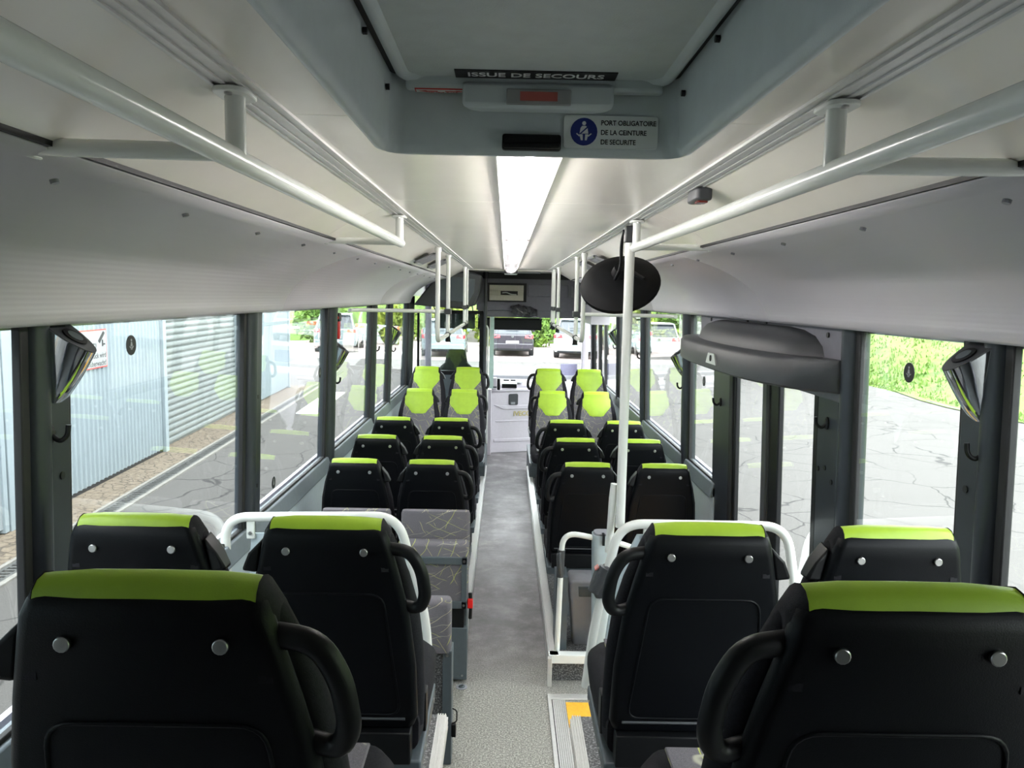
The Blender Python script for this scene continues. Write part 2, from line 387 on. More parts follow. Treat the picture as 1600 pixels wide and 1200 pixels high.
# ------------------------------------------------------------------ side walls, pillars, windows
def wall_side(side):
    n = 'left' if side < 0 else 'right'
    w0 = sgroup('wall_' + n)
    xr = wx(side, 1.5, .03)
    MB().box(min(xr, xr + side * .05), max(xr, xr + side * .05), Y_BACK, -.04, .9, 2.1).build('rear_panel', VAL, w0)
    segs = [(Y_BACK, 11.1)] if side < 0 else [(Y_BACK, 2.62), (4.3, 9.25)]
    for ya, yb in segs:
        zt = 1.0
        prof = [(wx(side, 0, .02), 0), (wx(side, zt, -.01), zt)]
        a, b = prof
        t = side * .05
        MB().hexa([(a[0], ya, 0), (a[0] + t, ya, 0), (b[0] + t, ya, zt), (b[0], ya, zt)], [(a[0], yb, 0), (a[0] + t, yb, 0), (b[0] + t, yb, zt), (b[0], yb, zt)]).build('lower_panel', WALLP, w0)
        a0 = wx(side, 1.0, -.03); a1 = wx(side, 1.05, .05)
        MB().hexa([(a0, ya, .945), (a1, ya, .945), (a1, ya, 1.03), (a0 + side * .02, ya, 1.03)], [(a0, yb, .945), (a1, yb, .945), (a1, yb, 1.03), (a0 + side * .02, yb, 1.03)]).build('sill_ledge', SILL, w0, bevel=.006)
    # outer skin above and below so that the bus is closed
    xo = wx(side, .3, .08)
    for ya, yb in segs:
        MB().box(min(xo, xo + side * .02), max(xo, xo + side * .02), ya, yb, -.1, 1.0).build('outer_skin', LAV, w0)
    xo = wx(side, 2.2, .06)
    MB().box(min(xo, xo + side * .02), max(xo, xo + side * .02), Y_BACK, 11.1, 1.97, 2.55).build('roof_side', LAV, w0)
    return w0
WL = wall_side(LEFT); WR = wall_side(RIGHT)
struct(MB().box(-1.3, 1.38, Y_BACK, 11.1, 2.53, 2.56).build('ceiling_outer_roof', LAV))

def pillar(side, y0, y1, z0=1.0, z1=2.06, round_=True, screws=True):
    """dark window pillar: flat plate with screws on its forward part, a round rib beside it, black rubber edges"""
    global tn; tn += 1
    p = sgroup('trim_%d' % tn)
    d = y1 - y0; f = .5 if round_ else 0.0
    def slab(ya, yb, o0, o1, m, nm, bev=.004):
        za, zb = z0, z1
        q = lambda y: [(wx(side, za, o0), y, za), (wx(side, za, o1), y, za), (wx(side, zb, o1), y, zb), (wx(side, zb, o0), y, zb)]
        return MB().hexa(q(ya), q(yb)).build(nm, m, p, bevel=bev)
    slab(y0 + d * f, y1, 0, .022, PILLAR, 'plate')
    if round_:
        cy = y0 + d * .32; r = d * .21
        MB().tube([(wx(side, z0, .018), cy, z0), (wx(side, z1, .018), cy, z1)], r, 18).build('rib', PILLAR, p)
        slab(y0 + d * .06, y1 - .01, .008, .024, PILLAR, 'backing')
    slab(y0 - .012, y0 + .02, .002, .024, RUBBER, 'rubber_edge'); slab(y1 - .008, y1 + .014, .004, .024, RUBBER, 'rubber_edge')
    if screws:
        ym = y0 + d * .78
        for z in (1.19, 1.60):
            x = wx(side, z, 0); MB().cyl((x + side * .002, ym, z), (x - side * .003, ym, z), .010, 12).build('screw', DARKSCREW, p)
    return p
for y0, y1 in ((1.77, 1.95), (3.28, 3.50), (4.81, 5.07), (6.40, 6.62), (7.38, 7.55), (8.80, 9.12)): pillar(LEFT, y0, y1, .98)
for y0, y1 in ((1.79, 1.97), (4.95, 5.17), (6.56, 6.78), (8.10, 8.28)): pillar(RIGHT, y0, y1, .98)
pillar(LEFT, -.05, .15, .98); pillar(RIGHT, -.05, .15, .98)

wn_ = 0
def window(side, y0, y1, z0=1.02, z1=2.06):
    global wn_; wn_ += 1
    g = sgroup('window_%d' % wn_)
    q = lambda z, y, o: (wx(side, z, o), y, z)
    MB().hexa([q(z0, y0, .014), q(z0, y1, .014), q(z1, y1, .014), q(z1, y0, .014)], [q(z0, y0, .018), q(z0, y1, .018), q(z1, y1, .018), q(z1, y0, .018)]).build('pane', GLASS, g, 0)
    MB().hexa([q(z0, y0, .004), q(z0, y1, .004), q(z0 + .022, y1, .004), q(z0 + .022, y0, .004)], [q(z0, y0, .024), q(z0, y1, .024), q(z0 + .022, y1, .024), q(z0 + .022, y0, .024)]).build('gasket', RUBBER, g, bevel=.004)
    return g
for a, b in ((.15, 1.77), (1.95, 3.28), (3.50, 4.81), (5.07, 6.40), (6.62, 7.38), (7.55, 8.80), (9.12, 10.95)): window(LEFT, a, b)
for a, b in ((.15, 1.79), (1.97, 2.60), (4.32, 4.95), (5.17, 6.56), (6.78, 8.10), (8.28, 9.2)): window(RIGHT, a, b)

# middle exit door on the right
d1 = sgroup('door_1')
def dslab(ya, yb, za, zb, o0, o1, m, nm, par, bev=.006):
    q = lambda y: [(wx(RIGHT, za, o0), y, za), (wx(RIGHT, za, o1), y, za), (wx(RIGHT, zb, o1), y, zb), (wx(RIGHT, zb, o0), y, zb)]
    return MB().hexa(q(ya), q(yb)).build(nm, m, par, bevel=bev)
tn += 1; pj = sgroup('trim_%d' % tn)
dslab(2.70, 2.885, 0, 2.02, 0, .03, PILLAR, 'plate', pj)
MB().tube([(wx(RIGHT, .6, .026), 2.645, .6), (wx(RIGHT, 2.02, .026), 2.645, 2.02)], .046, 18).build('rib', PILLAR, pj)
dslab(2.57, 2.605, .6, 2.02, .006, .028, RUBBER, 'rubber_edge', pj); dslab(2.60, 2.72, .6, 2.02, .01, .03, PILLAR, 'backing', pj)
for z, y in ((1.46, 2.80), (1.42, 2.74), (1.445, 2.86)):
    x = wx(RIGHT, z, 0); MB().cyl((x + .002, y, z), (x - .004, y, z), .010, 12).build('screw', DARKSCREW, pj)
tn += 1; pk = sgroup('trim_%d' % tn)
dslab(4.04, 4.36, 0, 2.02, 0, .03, PILLAR, 'plate', pk); dslab(3.99, 4.05, .0, 2.02, .0, .032, RUBBER, 'rubber_edge', pk)
for (ya, yb) in ((2.90, 3.42), (3.46, 3.99)):
    lf = thing('leaf', None, None); lf.parent = d1
    del lf
for i, (ya, yb) in enumerate(((2.90, 3.44), (3.46, 4.00))):
    for (a, b, za, zb) in ((ya, ya + .045, .06, 1.98), (yb - .115 if i == 0 else yb - .045, yb, .06, 1.98), (ya, yb, .06, .16), (ya, yb, 1.78, 1.98)):
        dslab(a, b, za, zb, .008, .034, BLACK, 'leaf_frame', d1)
    dslab(ya + .03, yb - .03, .14, 1.80, .020, .024, GLASS, 'leaf_pane', d1, 0)
dslab(3.43, 3.475, .06, 1.98, .002, .03, RUBBER, 'rubber_seal', d1)
dslab(3.46, 3.52, .06, 1.98, .0, .03, DARKG, 'leaf_post', d1)
for o in [o for o in bpy.data.objects if o.name.startswith('leaf') and o.type == 'EMPTY']: bpy.data.objects.remove(o)
# panel above the door, behind the mechanism cover
tn += 1; struct(dslab(2.62, 4.62, 1.72, 2.03, -.012, .02, BULK, 'trim_%d' % tn, None))
pt = bpy.data.objects['trim_%d' % tn]
for y, z in ((4.38, 1.965), (3.72, 1.975), (3.45, 1.975), (2.78, 1.955), (2.86, 1.80)):
    x = wx(RIGHT, z, -.012); MB().cyl((x, y, z), (x - .006, y, z), .010, 10).build('screw', DARKSCREW, pt)

# ------------------------------------------------------------------ ceiling
CZ = 2.37
ce = sgroup('ceiling')
XL, XR = XC - .415, XC + .44
LX0, LX1 = -.027, .112                       # lamp strip
HX0, HX1, HY0, HY1 = -.222, .302, .20, 1.345  # roof hatch
seams = [HY1, 2.50, 4.85, 7.2, 8.62]
for a, b in zip(seams[:-1], seams[1:]):
    MB().box(XL, LX0 + .004, a + .0015, b - .0015, CZ, CZ + .012).build('panel', CEIL, ce, bevel=.001)
    MB().box(LX1 - .004, XR, a + .0015, b - .0015, CZ, CZ + .012).build('panel', CEIL, ce, bevel=.001)
for a, b in ((HX1 + .001, XR), (XL, HX0 - .001)): MB().box(a, b, HY0, HY1, CZ, CZ + .012).build('panel', CEIL, ce)
MB().box(XL, XR, Y_BACK, HY0, CZ, CZ + .012).build('panel', CEIL, ce)
VX, VZ = .675, 2.262                        # upper edge of the side lining
for side in (LEFT, RIGHT):
    for a, b in zip([Y_BACK, .35, 2.72, 5.0, 7.2], [.35, 2.72, 5.0, 7.2, 8.62]):
        xa = XC + side * .445; xb = XC + side * VX
        pr = [(xa + (xb - xa) * t, CZ + .004 - (CZ - VZ + .0) * (t ** 1.35)) for t in (0, .2, .4, .6, .8, 1)]
        pr2 = pr + [(x, z + .012) for x, z in reversed(pr)]
        MB().prism(pr2, 'y', a + .0015, b - .0015).build('side_panel', CEIL, ce)
    # ribbed aluminium track that carries the handrails
    xt = XC + side * .44
    mb = MB().box(xt - .032, xt + .032, Y_BACK, 8.62, CZ - .002, CZ + .012)
    for q in (-.03, -.012, .012, .03): mb.box(xt + q - .003, xt + q + .003, Y_BACK, 8.62, CZ - .005, CZ)
    mb.build('track', mat('track_paint_%s' % ('l' if side < 0 else 'r'), (.70, .69, .68), .3), ce, 0)
# curved lining between ceiling and windows
def lining_x(side, t):
    """t 0 at the ceiling edge, 1 at the window"""
    p0 = Vector((VX, VZ)); p1 = Vector((.93, 2.215)); p2 = Vector((1.07, 2.10)); p3 = Vector((1.085, 1.995))
    q = p0 * (1 - t) ** 3 + p1 * (3 * t * (1 - t) ** 2) + p2 * (3 * t * t * (1 - t)) + p3 * t ** 3
    return XC + side * q.x, q.y
for side in (LEFT, RIGHT):
    tn += 1; g = sgroup('trim_%d' % tn)
    cuts = [Y_BACK, .6, 3.62, 6.4, 8.45] if side < 0 else [Y_BACK, .6, 3.30, 5.9, 8.45]
    for a, b in zip(cuts[:-1], cuts[1:]):
        pr = [lining_x(side, k / 14) for k in range(15)]
        pr += [(XC + side * 1.10, 1.985), (XC + side * 1.16, 1.995)]
        o = MB().sheet(pr, a + .0012, b - .0012).build('lining_panel', VAL, g, 60, solid=.004)
    yy = .75
    while yy < 8.3:
        x, z = lining_x(side, .12); MB().cyl((x, yy, z + .004), (x - side * .004, yy, z - .008), .007, 10).build('rivet', MIDG, g); yy += .5
    x, z = lining_x(side, 0)
    MB().box(min(x, x - side * .008), max(x, x - side * .008), Y_BACK, 8.45, z + .001, z + .009).build('black_seam', RUBBER, g)

# lamp strip
lampo = thing('ceiling_light', 'long clear ribbed light strip down the middle of the ceiling', 'light', (0, 1.36, CZ))
xm = (LX0 + LX1) / 2; hw = (LX1 - LX0) / 2
pr = [(xm + hw * math.cos(a), -.052 * math.sin(a) + .004) for a in [PI * k / 14 for k in range(15)]]
for a, b in ((0.0, 2.05), (2.06, 4.4), (4.41, 6.95)):
    MB().sheet(pr, a, b).build('cover', LAMPC, lampo, 60, solid=.003)
for s_ in (-1, 1):
    MB().sheet([(xm + s_ * hw * math.cos(a) * 1.01, -.0535 * math.sin(a) + .004) for a in [k * .05 for k in range(6)]], 0, 6.95).build('side_rail', ALU, lampo, 60, solid=.003)
MB().box(LX0, LX1, 6.95, 7.02, -.050, .02).build('end_cap', BLACK, lampo, bevel=.004)
MB().box(LX0, LX1, 7.02, 7.12, -.060, .02).build('end_housing', STICKW, lampo, bevel=.008)
for y in (2.05, 4.40):
    for k in range(6): MB().box(LX0 + .018 + k * .0185, LX0 + .030 + k * .0185, y - .012, y + .02, -.056, -.049).build('clip', mat('smoked_clip', (.22, .2, .2), .3) if 'smoked_clip' not in MATS else MATS['smoked_clip'], lampo)
for ya, yb in ((.02, 2.02), (2.10, 4.36), (4.45, 6.90)):
    MB().cyl((xm, ya, -.030), (xm, yb, -.030), .011, 12).build('lamp_tube', TUBE, lampo)
# roof hatch: hanging frame, raised lid
ht = thing('roof_hatch', 'grey escape hatch frame and lid in the ceiling above the camera', 'hatch', (0, 0, 0))
ZR = 2.306; ZL = 2.419
def hring(z, e, r, y0=HY0, y1=HY1): 
    return [(x, y, z) for x, y in rrect((HX0 + HX1) / 2, (y0 + y1) / 2, (HX1 - HX0) / 2 - e, (y1 - y0) / 2 - e, r, 5)]
MB().loft([hring(2.50, .0, .05), hring(ZR + .012, .0, .05), hring(ZR + .003, .003, .05), hring(ZR, .010, .05), hring(ZR + .002, .016, .03), hring(ZR + .016, .022, .022), hring(2.50, .028, .02)], False).build('frame', HATCH, ht, 60)
LY1 = 1.300
lid = [hring(ZL + .02, .046, .03, HY0, HY1)]
MB().loft([hring(ZL + .03, .040, .03), hring(ZL, .040, .03), hring(ZL - .006, .048, .03), hring(ZL - .004, .056, .03), hring(ZL + .008, .064, .03)], False).build('lid_rim', HATCH, ht, 60)
MB().prism(rrect((HX0 + HX1) / 2, (HY0 + HY1) / 2, (HX1 - HX0) / 2 - .042, (HY1 - HY0) / 2 - .042, .03), 'z', ZL + .002, ZL + .02).build('lid', LID, ht)
MB().prism(rrect((HX0 + HX1) / 2, (HY0 + HY1) / 2, (HX1 - HX0) / 2 - .024, (HY1 - HY0) / 2 - .024, .025), 'z', ZL + .012, ZL + .03).build('seal', RUBBER, ht)
# lip along the front edge of the lid with the catch housing in its middle
lipz = ZL - .016
MB().prism([(HX0 + .055, 1.285), (HX1 - .055, 1.285), (HX1 - .05, 1.312), (HX0 + .05, 1.312)], 'z', lipz, ZL + .01).build('lid_lip', HATCH, ht, bevel=.006)
MB().prism([(-.080, 1.280), (.170, 1.280), (.160, 1.305), (.140, 1.3185), (-.050, 1.3185), (-.070, 1.305)], 'z', ZL - .046, ZL - .004).build('catch_housing', HATCH, ht, bevel=.008)
MB().box(-.006, .098, 1.2745, 1.2795, ZL - .042, ZL - .017).build('catch_window', mat('smoked_window', (.33, .33, .33), .15), ht, bevel=.002)
MB().box(.016, .076, 1.273, 1.2755, ZL - .036, ZL - .022).build('catch_bar', mat('faded_red', (.42, .10, .08), .4), ht)
for s, x in ((1, HX0 + .026), (-1, HX1 - .026)):
    for y, z in ((1.06, 2.415), (1.255, 2.395)): MB().cyl((x, y, z), (x + s * .006, y, z), .005, 8).build('screw', DARKSCREW, ht)
YH = HY1 - .0245
# handle recess on the frame's front wall
MB().box(-.012, .086, YH - .012, YH + .004, 2.313, 2.339).build('handle', BLACK, ht, bevel=.004)
MB().box(-.010, .084, YH - .019, YH - .010, 2.315, 2.323).build('handle_lip', BLACK, ht, bevel=.003)
# strip sign on the lid
sg = thing('exit_sign', 'black strip sign with white capital letters on the hatch lid', 'sign', (.04, 1.264, ZL + .0015))
MB().box(-.128, .128, -.021, .021, -.0012, .0008).build('plate', INK, sg, 0)
text('ISSUE DE SECOURS', .030, WHITEPRINT, sg, frame((0, .001, -.0016), (1, 0, 0), (0, -1, 0)), align='CENTER', sx=.86, bold=.0005)
lb = thing('arrow_label', 'small red and white label with arrows beside the hatch catch', 'label', (-.112, 1.300, lipz - .0005))
MB().box(-.043, .043, -.010, .008, -.001, .001).build('plate', REDPRINT, lb, 0)
MB().box(-.041, .041, -.0085, .0065, -.0016, .0002).build('white_field', STICKW, lb, 0)
for s in (-1, 1): MB().prism([(s * .036, -.002), (s * .024, -.006), (s * .024, -.0035), (s * .006, -.0035), (s * .006, -.0005), (s * .024, -.0005), (s * .024, .002)], 'z', -.0022, -.001).build('arrow', REDPRINT, lb, 0)
text('TIRER  POUR  OUVRIR', .0052, REDPRINT, lb, frame((0, .0045, -.002), (1, 0, 0), (0, -1, 0)), align='CENTER')
# seat belt sticker
st = thing('belt_sticker', 'white sticker with blue seat belt pictogram and three lines of capitals', 'sticker', (.169, YH - .001, 2.346))
MB().prism(rrect(0, 0, .0785, .0265, .005), 'y', -.0008, .0006).build('backing', STICKW, st, 0)
MB().prism([(x - .045, z) for x, z in disc(.0225)], 'y', -.0014, -.0004).build('blue_disc', BLUE, st, 0)
def figure(par, m, y, sc, ox, oz, horiz=None):
    mb = MB()
    f = lambda pts: mb.prism([(ox + sc * a, oz + sc * b) for a, b in pts], 'y', y - .0005, y)
    f([(a * .9, b * .9 + 13.5) for a, b in disc(3.4, 14)])
    f([(-3, 9.5), (3, 9.5), (5.4, 6.5), (6.8, -2), (-6.8, -2), (-5.4, 6.5)])
    f([(-7, -3), (-2.0, -3.0), (-1.5, -12), (-4.5, -12)]); f([(2.0, -3), (7, -3), (4.5, -12), (1.5, -12)])
    f([(-12, -2.5), (-11, -1.2), (-6, -5.2), (-7, -6.5)]); f([(11, -1.2), (12, -2.5), (7, -6.5), (6, -5.2)])
    o = mb.build('seated_figure', m, par, 0)
    b = MB(); g = lambda pts: b.prism([(ox + sc * p, oz + sc * q) for p, q in pts], 'y', y - .0009, y - .0004)
    g([(8.2, 11.5), (9.8, 10.2), (-5.5, -3.4), (-7, -2.2)])
    return o, b
o, b = figure(st, WHITEPRINT, -.0015, .00108, -.045, -.001); b.build('belt_band', BLUE, st, 0)
for k, ln in enumerate(('PORT OBLIGATOIRE', 'DE LA CEINTURE', 'DE SECURITE')):
    text(ln, .0112, INK, st, frame((-.0170, -.0012, .0145 - .0155 * k), (1, 0, 0), (0, 0, 1)), bold=.00018, sx=.90)

# ------------------------------------------------------------------ handrails under the ceiling
def handrail(side, label):
    X = XC + side * .447; z = 2.266
    h = thing('handrail', label, 'handrail', (X, 0, 0), 0, 'overhead handrails beside the hatch')
    MB().tube([(0, -.55, z), (0, 2.98, z)], .0165, 18).build('rail', WHITE, h)
    for y in (-.3, 1.18, 2.94):
        MB().cyl((0, y, z), (0, y, CZ - .008), .0150, 16).build('hanger', WHITE, h)
        MB().prism([(x, y + yy) for x, yy in rrect(0, 0, .026, .040, .022, 5)], 'z', CZ - .014, CZ - .006).build('flange', WHITE, h, bevel=.002)
        for q in (-.028, .028): MB().cyl((0, y + q, CZ - .017), (0, y + q, CZ - .012), .006, 10).build('bolt', SCREW, h)
    for y in (-.25, 1.10, 2.86):
        x1 = side * .225
        pth = bez([(0, y, z - .004), (x1, y, z - .002), (x1 + side * .05, y + .02, CZ - .112 + .012), (x1 + side * .055, y + .02, CZ - .10)], .05, 6)
        MB().tube(pth, .0125, 14).build('cross_tube', WHITE, h)
        MB().cyl((x1 + side * .055, y + .02, CZ - .116), (x1 + side * .05, y + .02, CZ - .088), .024, 14).build('foot', WHITE, h, bevel=.003)
    return h
handrail(LEFT, 'white overhead handrail left of the hatch'); handrail(RIGHT, 'white overhead handrail right of the hatch')

def grab_bar(side, ys, label, tag_ys):
    X = XC + side * .468; zb = 1.785
    g = thing('grab_bar', label, 'grab bar', (X, 0, 0), 0, 'hanging grab bars in the front half')
    pth = bez([(0, ys[0], CZ - .006), (0, ys[0], zb), (0, ys[-1] + .02, zb + .0), (0, ys[-1] + .02, zb + .14)], .09, 7)
    MB().tube(pth, .0150, 14).build('bar', WHITE, g)
    MB().cyl((0, ys[0], CZ - .03), (0, ys[0], CZ - .004), .021, 14).build('flange', WHITE, g)
    for y in ys[1:]:
        MB().cyl((0, y, zb), (0, y, CZ - .004), .0150, 14).build('hanger', WHITE, g); MB().cyl((0, y, CZ - .02), (0, y, CZ - .004), .021, 14).build('flange', WHITE, g)
        MB().box(-.024, .024, y - .05, y + .05, 1.935, 1.975).build('clamp', DARKG, g, bevel=.006)
        MB().cyl((0, y - .03, zb), (0, y + .05, zb), .021, 14).build('joint', DARKG, g)
        MB().cyl((0, y + .02, zb - .015), (0, y + .02, zb - .055), .016, 10, .022).build('bell_push', BLACK, g)
    # wall stay
    xw = side * (HW - .05) - side * .468
    MB().tube(bez([(0, ys[1], 1.955), (xw, ys[1] - .22, 1.958), (xw + side * .02, ys[1] - .34, 1.958)], .08, 6), .0135, 14).build('wall_stay', WHITE, g)
    return g
grab_bar(LEFT, (4.82, 5.68, 7.9, 8.4), 'white hanging grab bar along the left ceiling track', 1)
grab_bar(RIGHT, (5.10, 5.60, 7.55, 8.2, 8.5), 'white hanging grab bar along the right ceiling track', 1)

# stop button on the right track
sb = thing('stop_button', 'small black button housing with red window on the right ceiling track', 'button', (.513, 2.10, CZ - .004))
MB().prism(rrect(0, 0, .022, .055, .012), 'z', -.034, .0).build('housing', DARKG, sb, bevel=.006)
MB().prism(rrect(.0, -.020, .014, .02, .006), 'z', -.039, -.032).build('red_window', mat('dark_red_lens', (.18, .02, .015), .15), sb, bevel=.002)

def vent(x, y, lx, ly, label, nm='ceiling_vent'):
    v = thing(nm, label, 'vent', (x, y, CZ), 0, 'air vents in the ceiling')
    fr = MB()
    for a in ((-lx, lx, -ly, -ly + .018), (-lx, lx, ly - .018, ly), (-lx, -lx + .018, -ly, ly), (lx - .018, lx, -ly, ly)): fr.box(a[0], a[1], a[2], a[3], -.012, .0)
    fr.build('frame', MIDG, v, bevel=.003)
    MB().box(-lx + .01, lx - .01, -ly + .01, ly - .01, -.002, .003).build('backing', DARKG, v)
    n = 5
    for k in range(n):
        yy = -ly + .03 + (2 * ly - .06) * k / (n - 1)
        MB().hexa([(-lx + .016, yy - .008, -.003), (-lx + .016, yy + .012, -.011), (-lx + .016, yy + .014, -.009), (-lx + .016, yy - .006, -.001)], [(lx - .016, yy - .008, -.003), (lx - .016, yy + .012, -.011), (lx - .016, yy + .014, -.009), (lx - .016, yy - .006, -.001)]).build('slat', MIDG, v, 0)
    return v
def tilt(v, side):
    v.rotation_euler = (0, side * .42, 0); v.location.z = CZ - .062
v = vent(XC - .56, 5.05, .075, .17, 'grey slatted vent in the left ceiling slope, the one nearer the hatch'); tilt(v, -1)
v = vent(XC - .56, 5.85, .075, .17, 'grey slatted vent in the left ceiling slope, behind the nearer one'); tilt(v, -1)
v = vent(XC + .56, 4.95, .075, .17, 'grey slatted vent in the right ceiling slope, just behind the round mirror'); tilt(v, 1)
v = vent(XC + .56, 5.75, .075, .17, 'grey slatted vent in the right ceiling slope, farther towards the windscreen'); tilt(v, 1)

# ------------------------------------------------------------------ seats
def ring_rr(z, hw_, yr, t, r, cx=0, n=4):
    return [(x, y, z) for x, y in rrect(cx, yr + t / 2, hw_, t / 2, min(r, t * .49, hw_ * .49), n)]
def yrear(z): return max(0, (.93 - z)) * .20 - (.03 * max(0, z - .93))      # the shell leans: its foot is further forward
def make_seat(side, label, with_handle=True):
    """origin on the floor under the shell's screw line; the passenger faces +y; side is where the aisle is (+1: towards +x)"""
    s = thing('bus_seat', label, 'seat')
    lv = [(.425, .196), (.45, .205), (.60, .203), (.74, .190), (.83, .172), (.91, .153), (.940, .146), (.958, .139), (.966, .128)]
    MB().loft([ring_rr(z, w_, yrear(z) + (.005 if z > .95 else 0) + (.009 if z > .96 else 0), .040, .022) for z, w_ in lv]).build('back_shell', SHELL, s, 70)
    # raised rim around the sunken panel of the shell
    def onsh(x, z, d=0.0): return (x, yrear(z) - d, z)
    pp = [(-.130, .80), (.130, .80), (.164, .462), (-.164, .462)]
    MB().tube([onsh(p.x, p.z, .0) for p in bez([(0, 0, .80)] + [(x, 0, z) for x, z in pp[1:] + pp[:1]] + [(0, 0, .80)], .035, 5)], .0032, 6, False).build('panel_rim', SHELL, s, 70)
    MB().tube([onsh(x, .450, .001) for x in (-.175, 0, .175)], .004, 6).build('bottom_lip', SCREW if False else DARKG, s)
    for x in (-.09, .09):
        MB().cyl((x, .004, .91), (x, -.0028, .91), .0095, 14).build('screw', SCREW, s, bevel=.0015)
    # bolster and padding in front of the shell
    lv = [(.40, .215), (.50, .218), (.62, .217), (.74, .206), (.83, .186), (.90, .163), (.935, .150), (.948, .138)]
    MB().loft([ring_rr(z, w_, yrear(z) + .036, .058 + .010 * math.sin((z - .4) / .6 * PI) - .10 * max(0, z - .80) , .03) for z, w_ in lv]).build('bolster', BOLST, s, 70)
    # patterned front panel
    fy = lambda z: yrear(z) + .036 + .058 + .010 * math.sin((z - .4) / .6 * PI) - .10 * max(0, z - .80)
    def sheetfront(levels, d0, d1, m, nm):
        rings = []
        for z, w_ in levels:
            y0 = fy(z); n = 8
            front = [(w_ * (1 - 2 * k / n), y0 + d1 - .012 * abs(1 - 2 * k / n) ** 3, z) for k in range(n + 1)]
            back = [(-w_ * (1 - 2 * k / n), y0 - d0, z) for k in range(n + 1)]
            rings.append(front + back)
        return MB().loft(rings).build(nm, m, s, 70)
    sheetfront([(.42, .180), (.60, .182), (.74, .172), (.83, .158), (.885, .148)], .02, .010, FABRIC, 'back_cushion')
    # lime head panel: six-sided in front, folded over the top down to the shell
    hl = [(.748, .082), (.775, .098), (.835, .138), (.845, .141), (.90, .136), (.935, .131), (.958, .126)]
    sheetfront([(z - .005, w_ + .006) for z, w_ in hl[:-1]] , .01, .0115, LIMEP, 'head_piping')
    sheetfront(hl, .01, .016, LIMEV, 'head_cushion')
    cap = []
    crown = [(-.004, .962), (.000, .974), (.010, .983), (.026, .986), (.044, .980), (.060, .970), (.072, .958), (.080, .940)]
    vs = []; xs_ = (-1, -.92, -.6, 0, .6, .92, 1); base = yrear(.93) + .012
    for yy, zz in crown:
        for x in xs_: vs.append((x * (.128 - .03 * max(0, .966 - zz)), base + yy, zz - .006 * abs(x) ** 4))
    n7 = len(xs_)
    mb = MB().add(vs, [(i * n7 + j, i * n7 + j + 1, (i + 1) * n7 + j + 1, (i + 1) * n7 + j) for i in range(len(crown) - 1) for j in range(n7 - 1)])
    for j in (0, n7 - 1): mb.add([vs[i * n7 + j] for i in range(len(crown))], [tuple(range(len(crown)))])
    mb.build('head_cover', LIMEV, s, 60)
    # black cheeks beside the lime cover
    for q in (-1, 1):
        MB().loft([[(q * (.1285 + .017 * (k / 2)), base + .004 * k + yy * (1 - .06 * k), zz - .004 - .014 * k - (.0 if zz > .95 else .01 * k)) for yy, zz in crown] + [(q * (.1285 + .017 * (k / 2)), base + .075, .86), (q * (.1285 + .017 * (k / 2)), base + .0, .86)] for k in range(3)]).build('cheek', BOLST, s, 60)
    # seat cushion
    cl = [(-.02, .205), (.04, .212), (.28, .218), (.40, .212), (.43, .19)]
    rings = []
    for y, w_ in cl:
        zt = .455 if y < .38 else .435; zb_ = .34
        rings.append([(x, y + .15, z) for x, z in rrect(0, (zt + zb_) / 2, w_, (zt - zb_) / 2, .035, 4)])
    MB().loft(rings).build('seat_cushion', BOLST, s, 60)
    MB().box(-.165, .165, .16, .545, .4555, .462).build('seat_panel', FABRIC, s, bevel=.004)
    # frame and pedestal
    MB().box(-.215, .215, .10, .50, .29, .335).build('seat_frame', GREYBOX, s, bevel=.006)
    MB().box(-.19, .19, .08, .13, .335, .42).build('back_foot', BLACK, s, bevel=.004)
    MB().box(side * .06 - .03, side * .06 + .03, .18, .46, .0, .29).build('pedestal', GREYBOX, s, bevel=.006)
    for y in (.20, .44): MB().cyl((side * .20, y, .31), (side * .2175, y, .31), .007, 8).build('bolt', SCREW, s)
    # belt outlet on the inner shoulder and buckle on the aisle edge
    q = -side if with_handle else side
    MB().hexa([(q * .150, .03, .93), (q * .185, .02, .895), (q * .185, .075, .895), (q * .150, .085, .935)], [(q * .165, .03, .845), (q * .205, .03, .850), (q * .205, .075, .850), (q * .175, .085, .845)]).build('belt_outlet', BLACK, s, bevel=.008)
    MB().box(side * .206 - .010, side * .206 + .012, .19, .235, .36, .468).build('buckle', BLACK, s, bevel=.003)
    if with_handle:
        pts = [(side * .145, .030, .912), (side * .195, .022, .908), (side * .222, .026, .86), (side * .230, .040, .79), (side * .212, .056, .752), (side * .168, .062, .765)]
        MB().tube(bez(pts, .03, 5), .0135, 12, flat=1.15).build('grab_handle', BLACK, s, 70)
    return s
XLw, XLa, XRa, XRw = -.852, -.409, .484, .926
protos = {}
first = set()
ROWS = [(.839, P1), (1.7215, P2), (4.303, POD), (5.069, POD), (5.839, POD)]
names = {0: 'nearest the camera', 1: 'just behind the white partition tube', 2: 'first row beyond the tip-up seats', 3: 'second row beyond the tip-up seats', 4: 'third row beyond the tip-up seats'}
rlab = {0: 'in the row nearest the camera', 1: 'just behind the white tube partition', 2: 'in the middle block, its nearest row', 3: 'in the middle block, its middle row', 4: 'in the middle block, its farthest row'}
def seat(side, handle, loc, rot, label, group):
    key = (side, handle)
    if key not in protos:
        o = make_seat(side, label, handle); o.location = loc; o.rotation_euler = (0, 0, rot); o['group'] = group; protos[key] = o; return o
    return dup(protos[key], loc, rot, label, group)
for r, (y, z) in enumerate(ROWS):
    for x, side, hd, pos in ((XLw, 1, False, 'at the left window'), (XLa, 1, True, 'left of the aisle'), (XRa, -1, True, 'right of the aisle'), (XRw, -1, False, 'at the right window')):
        if r == 0 and not hd: continue
        seat(side, hd, (x, y, z), 0, 'black-backed lime-topped bus seat %s, %s' % (pos, rlab[r]), 'bus seats facing forward')
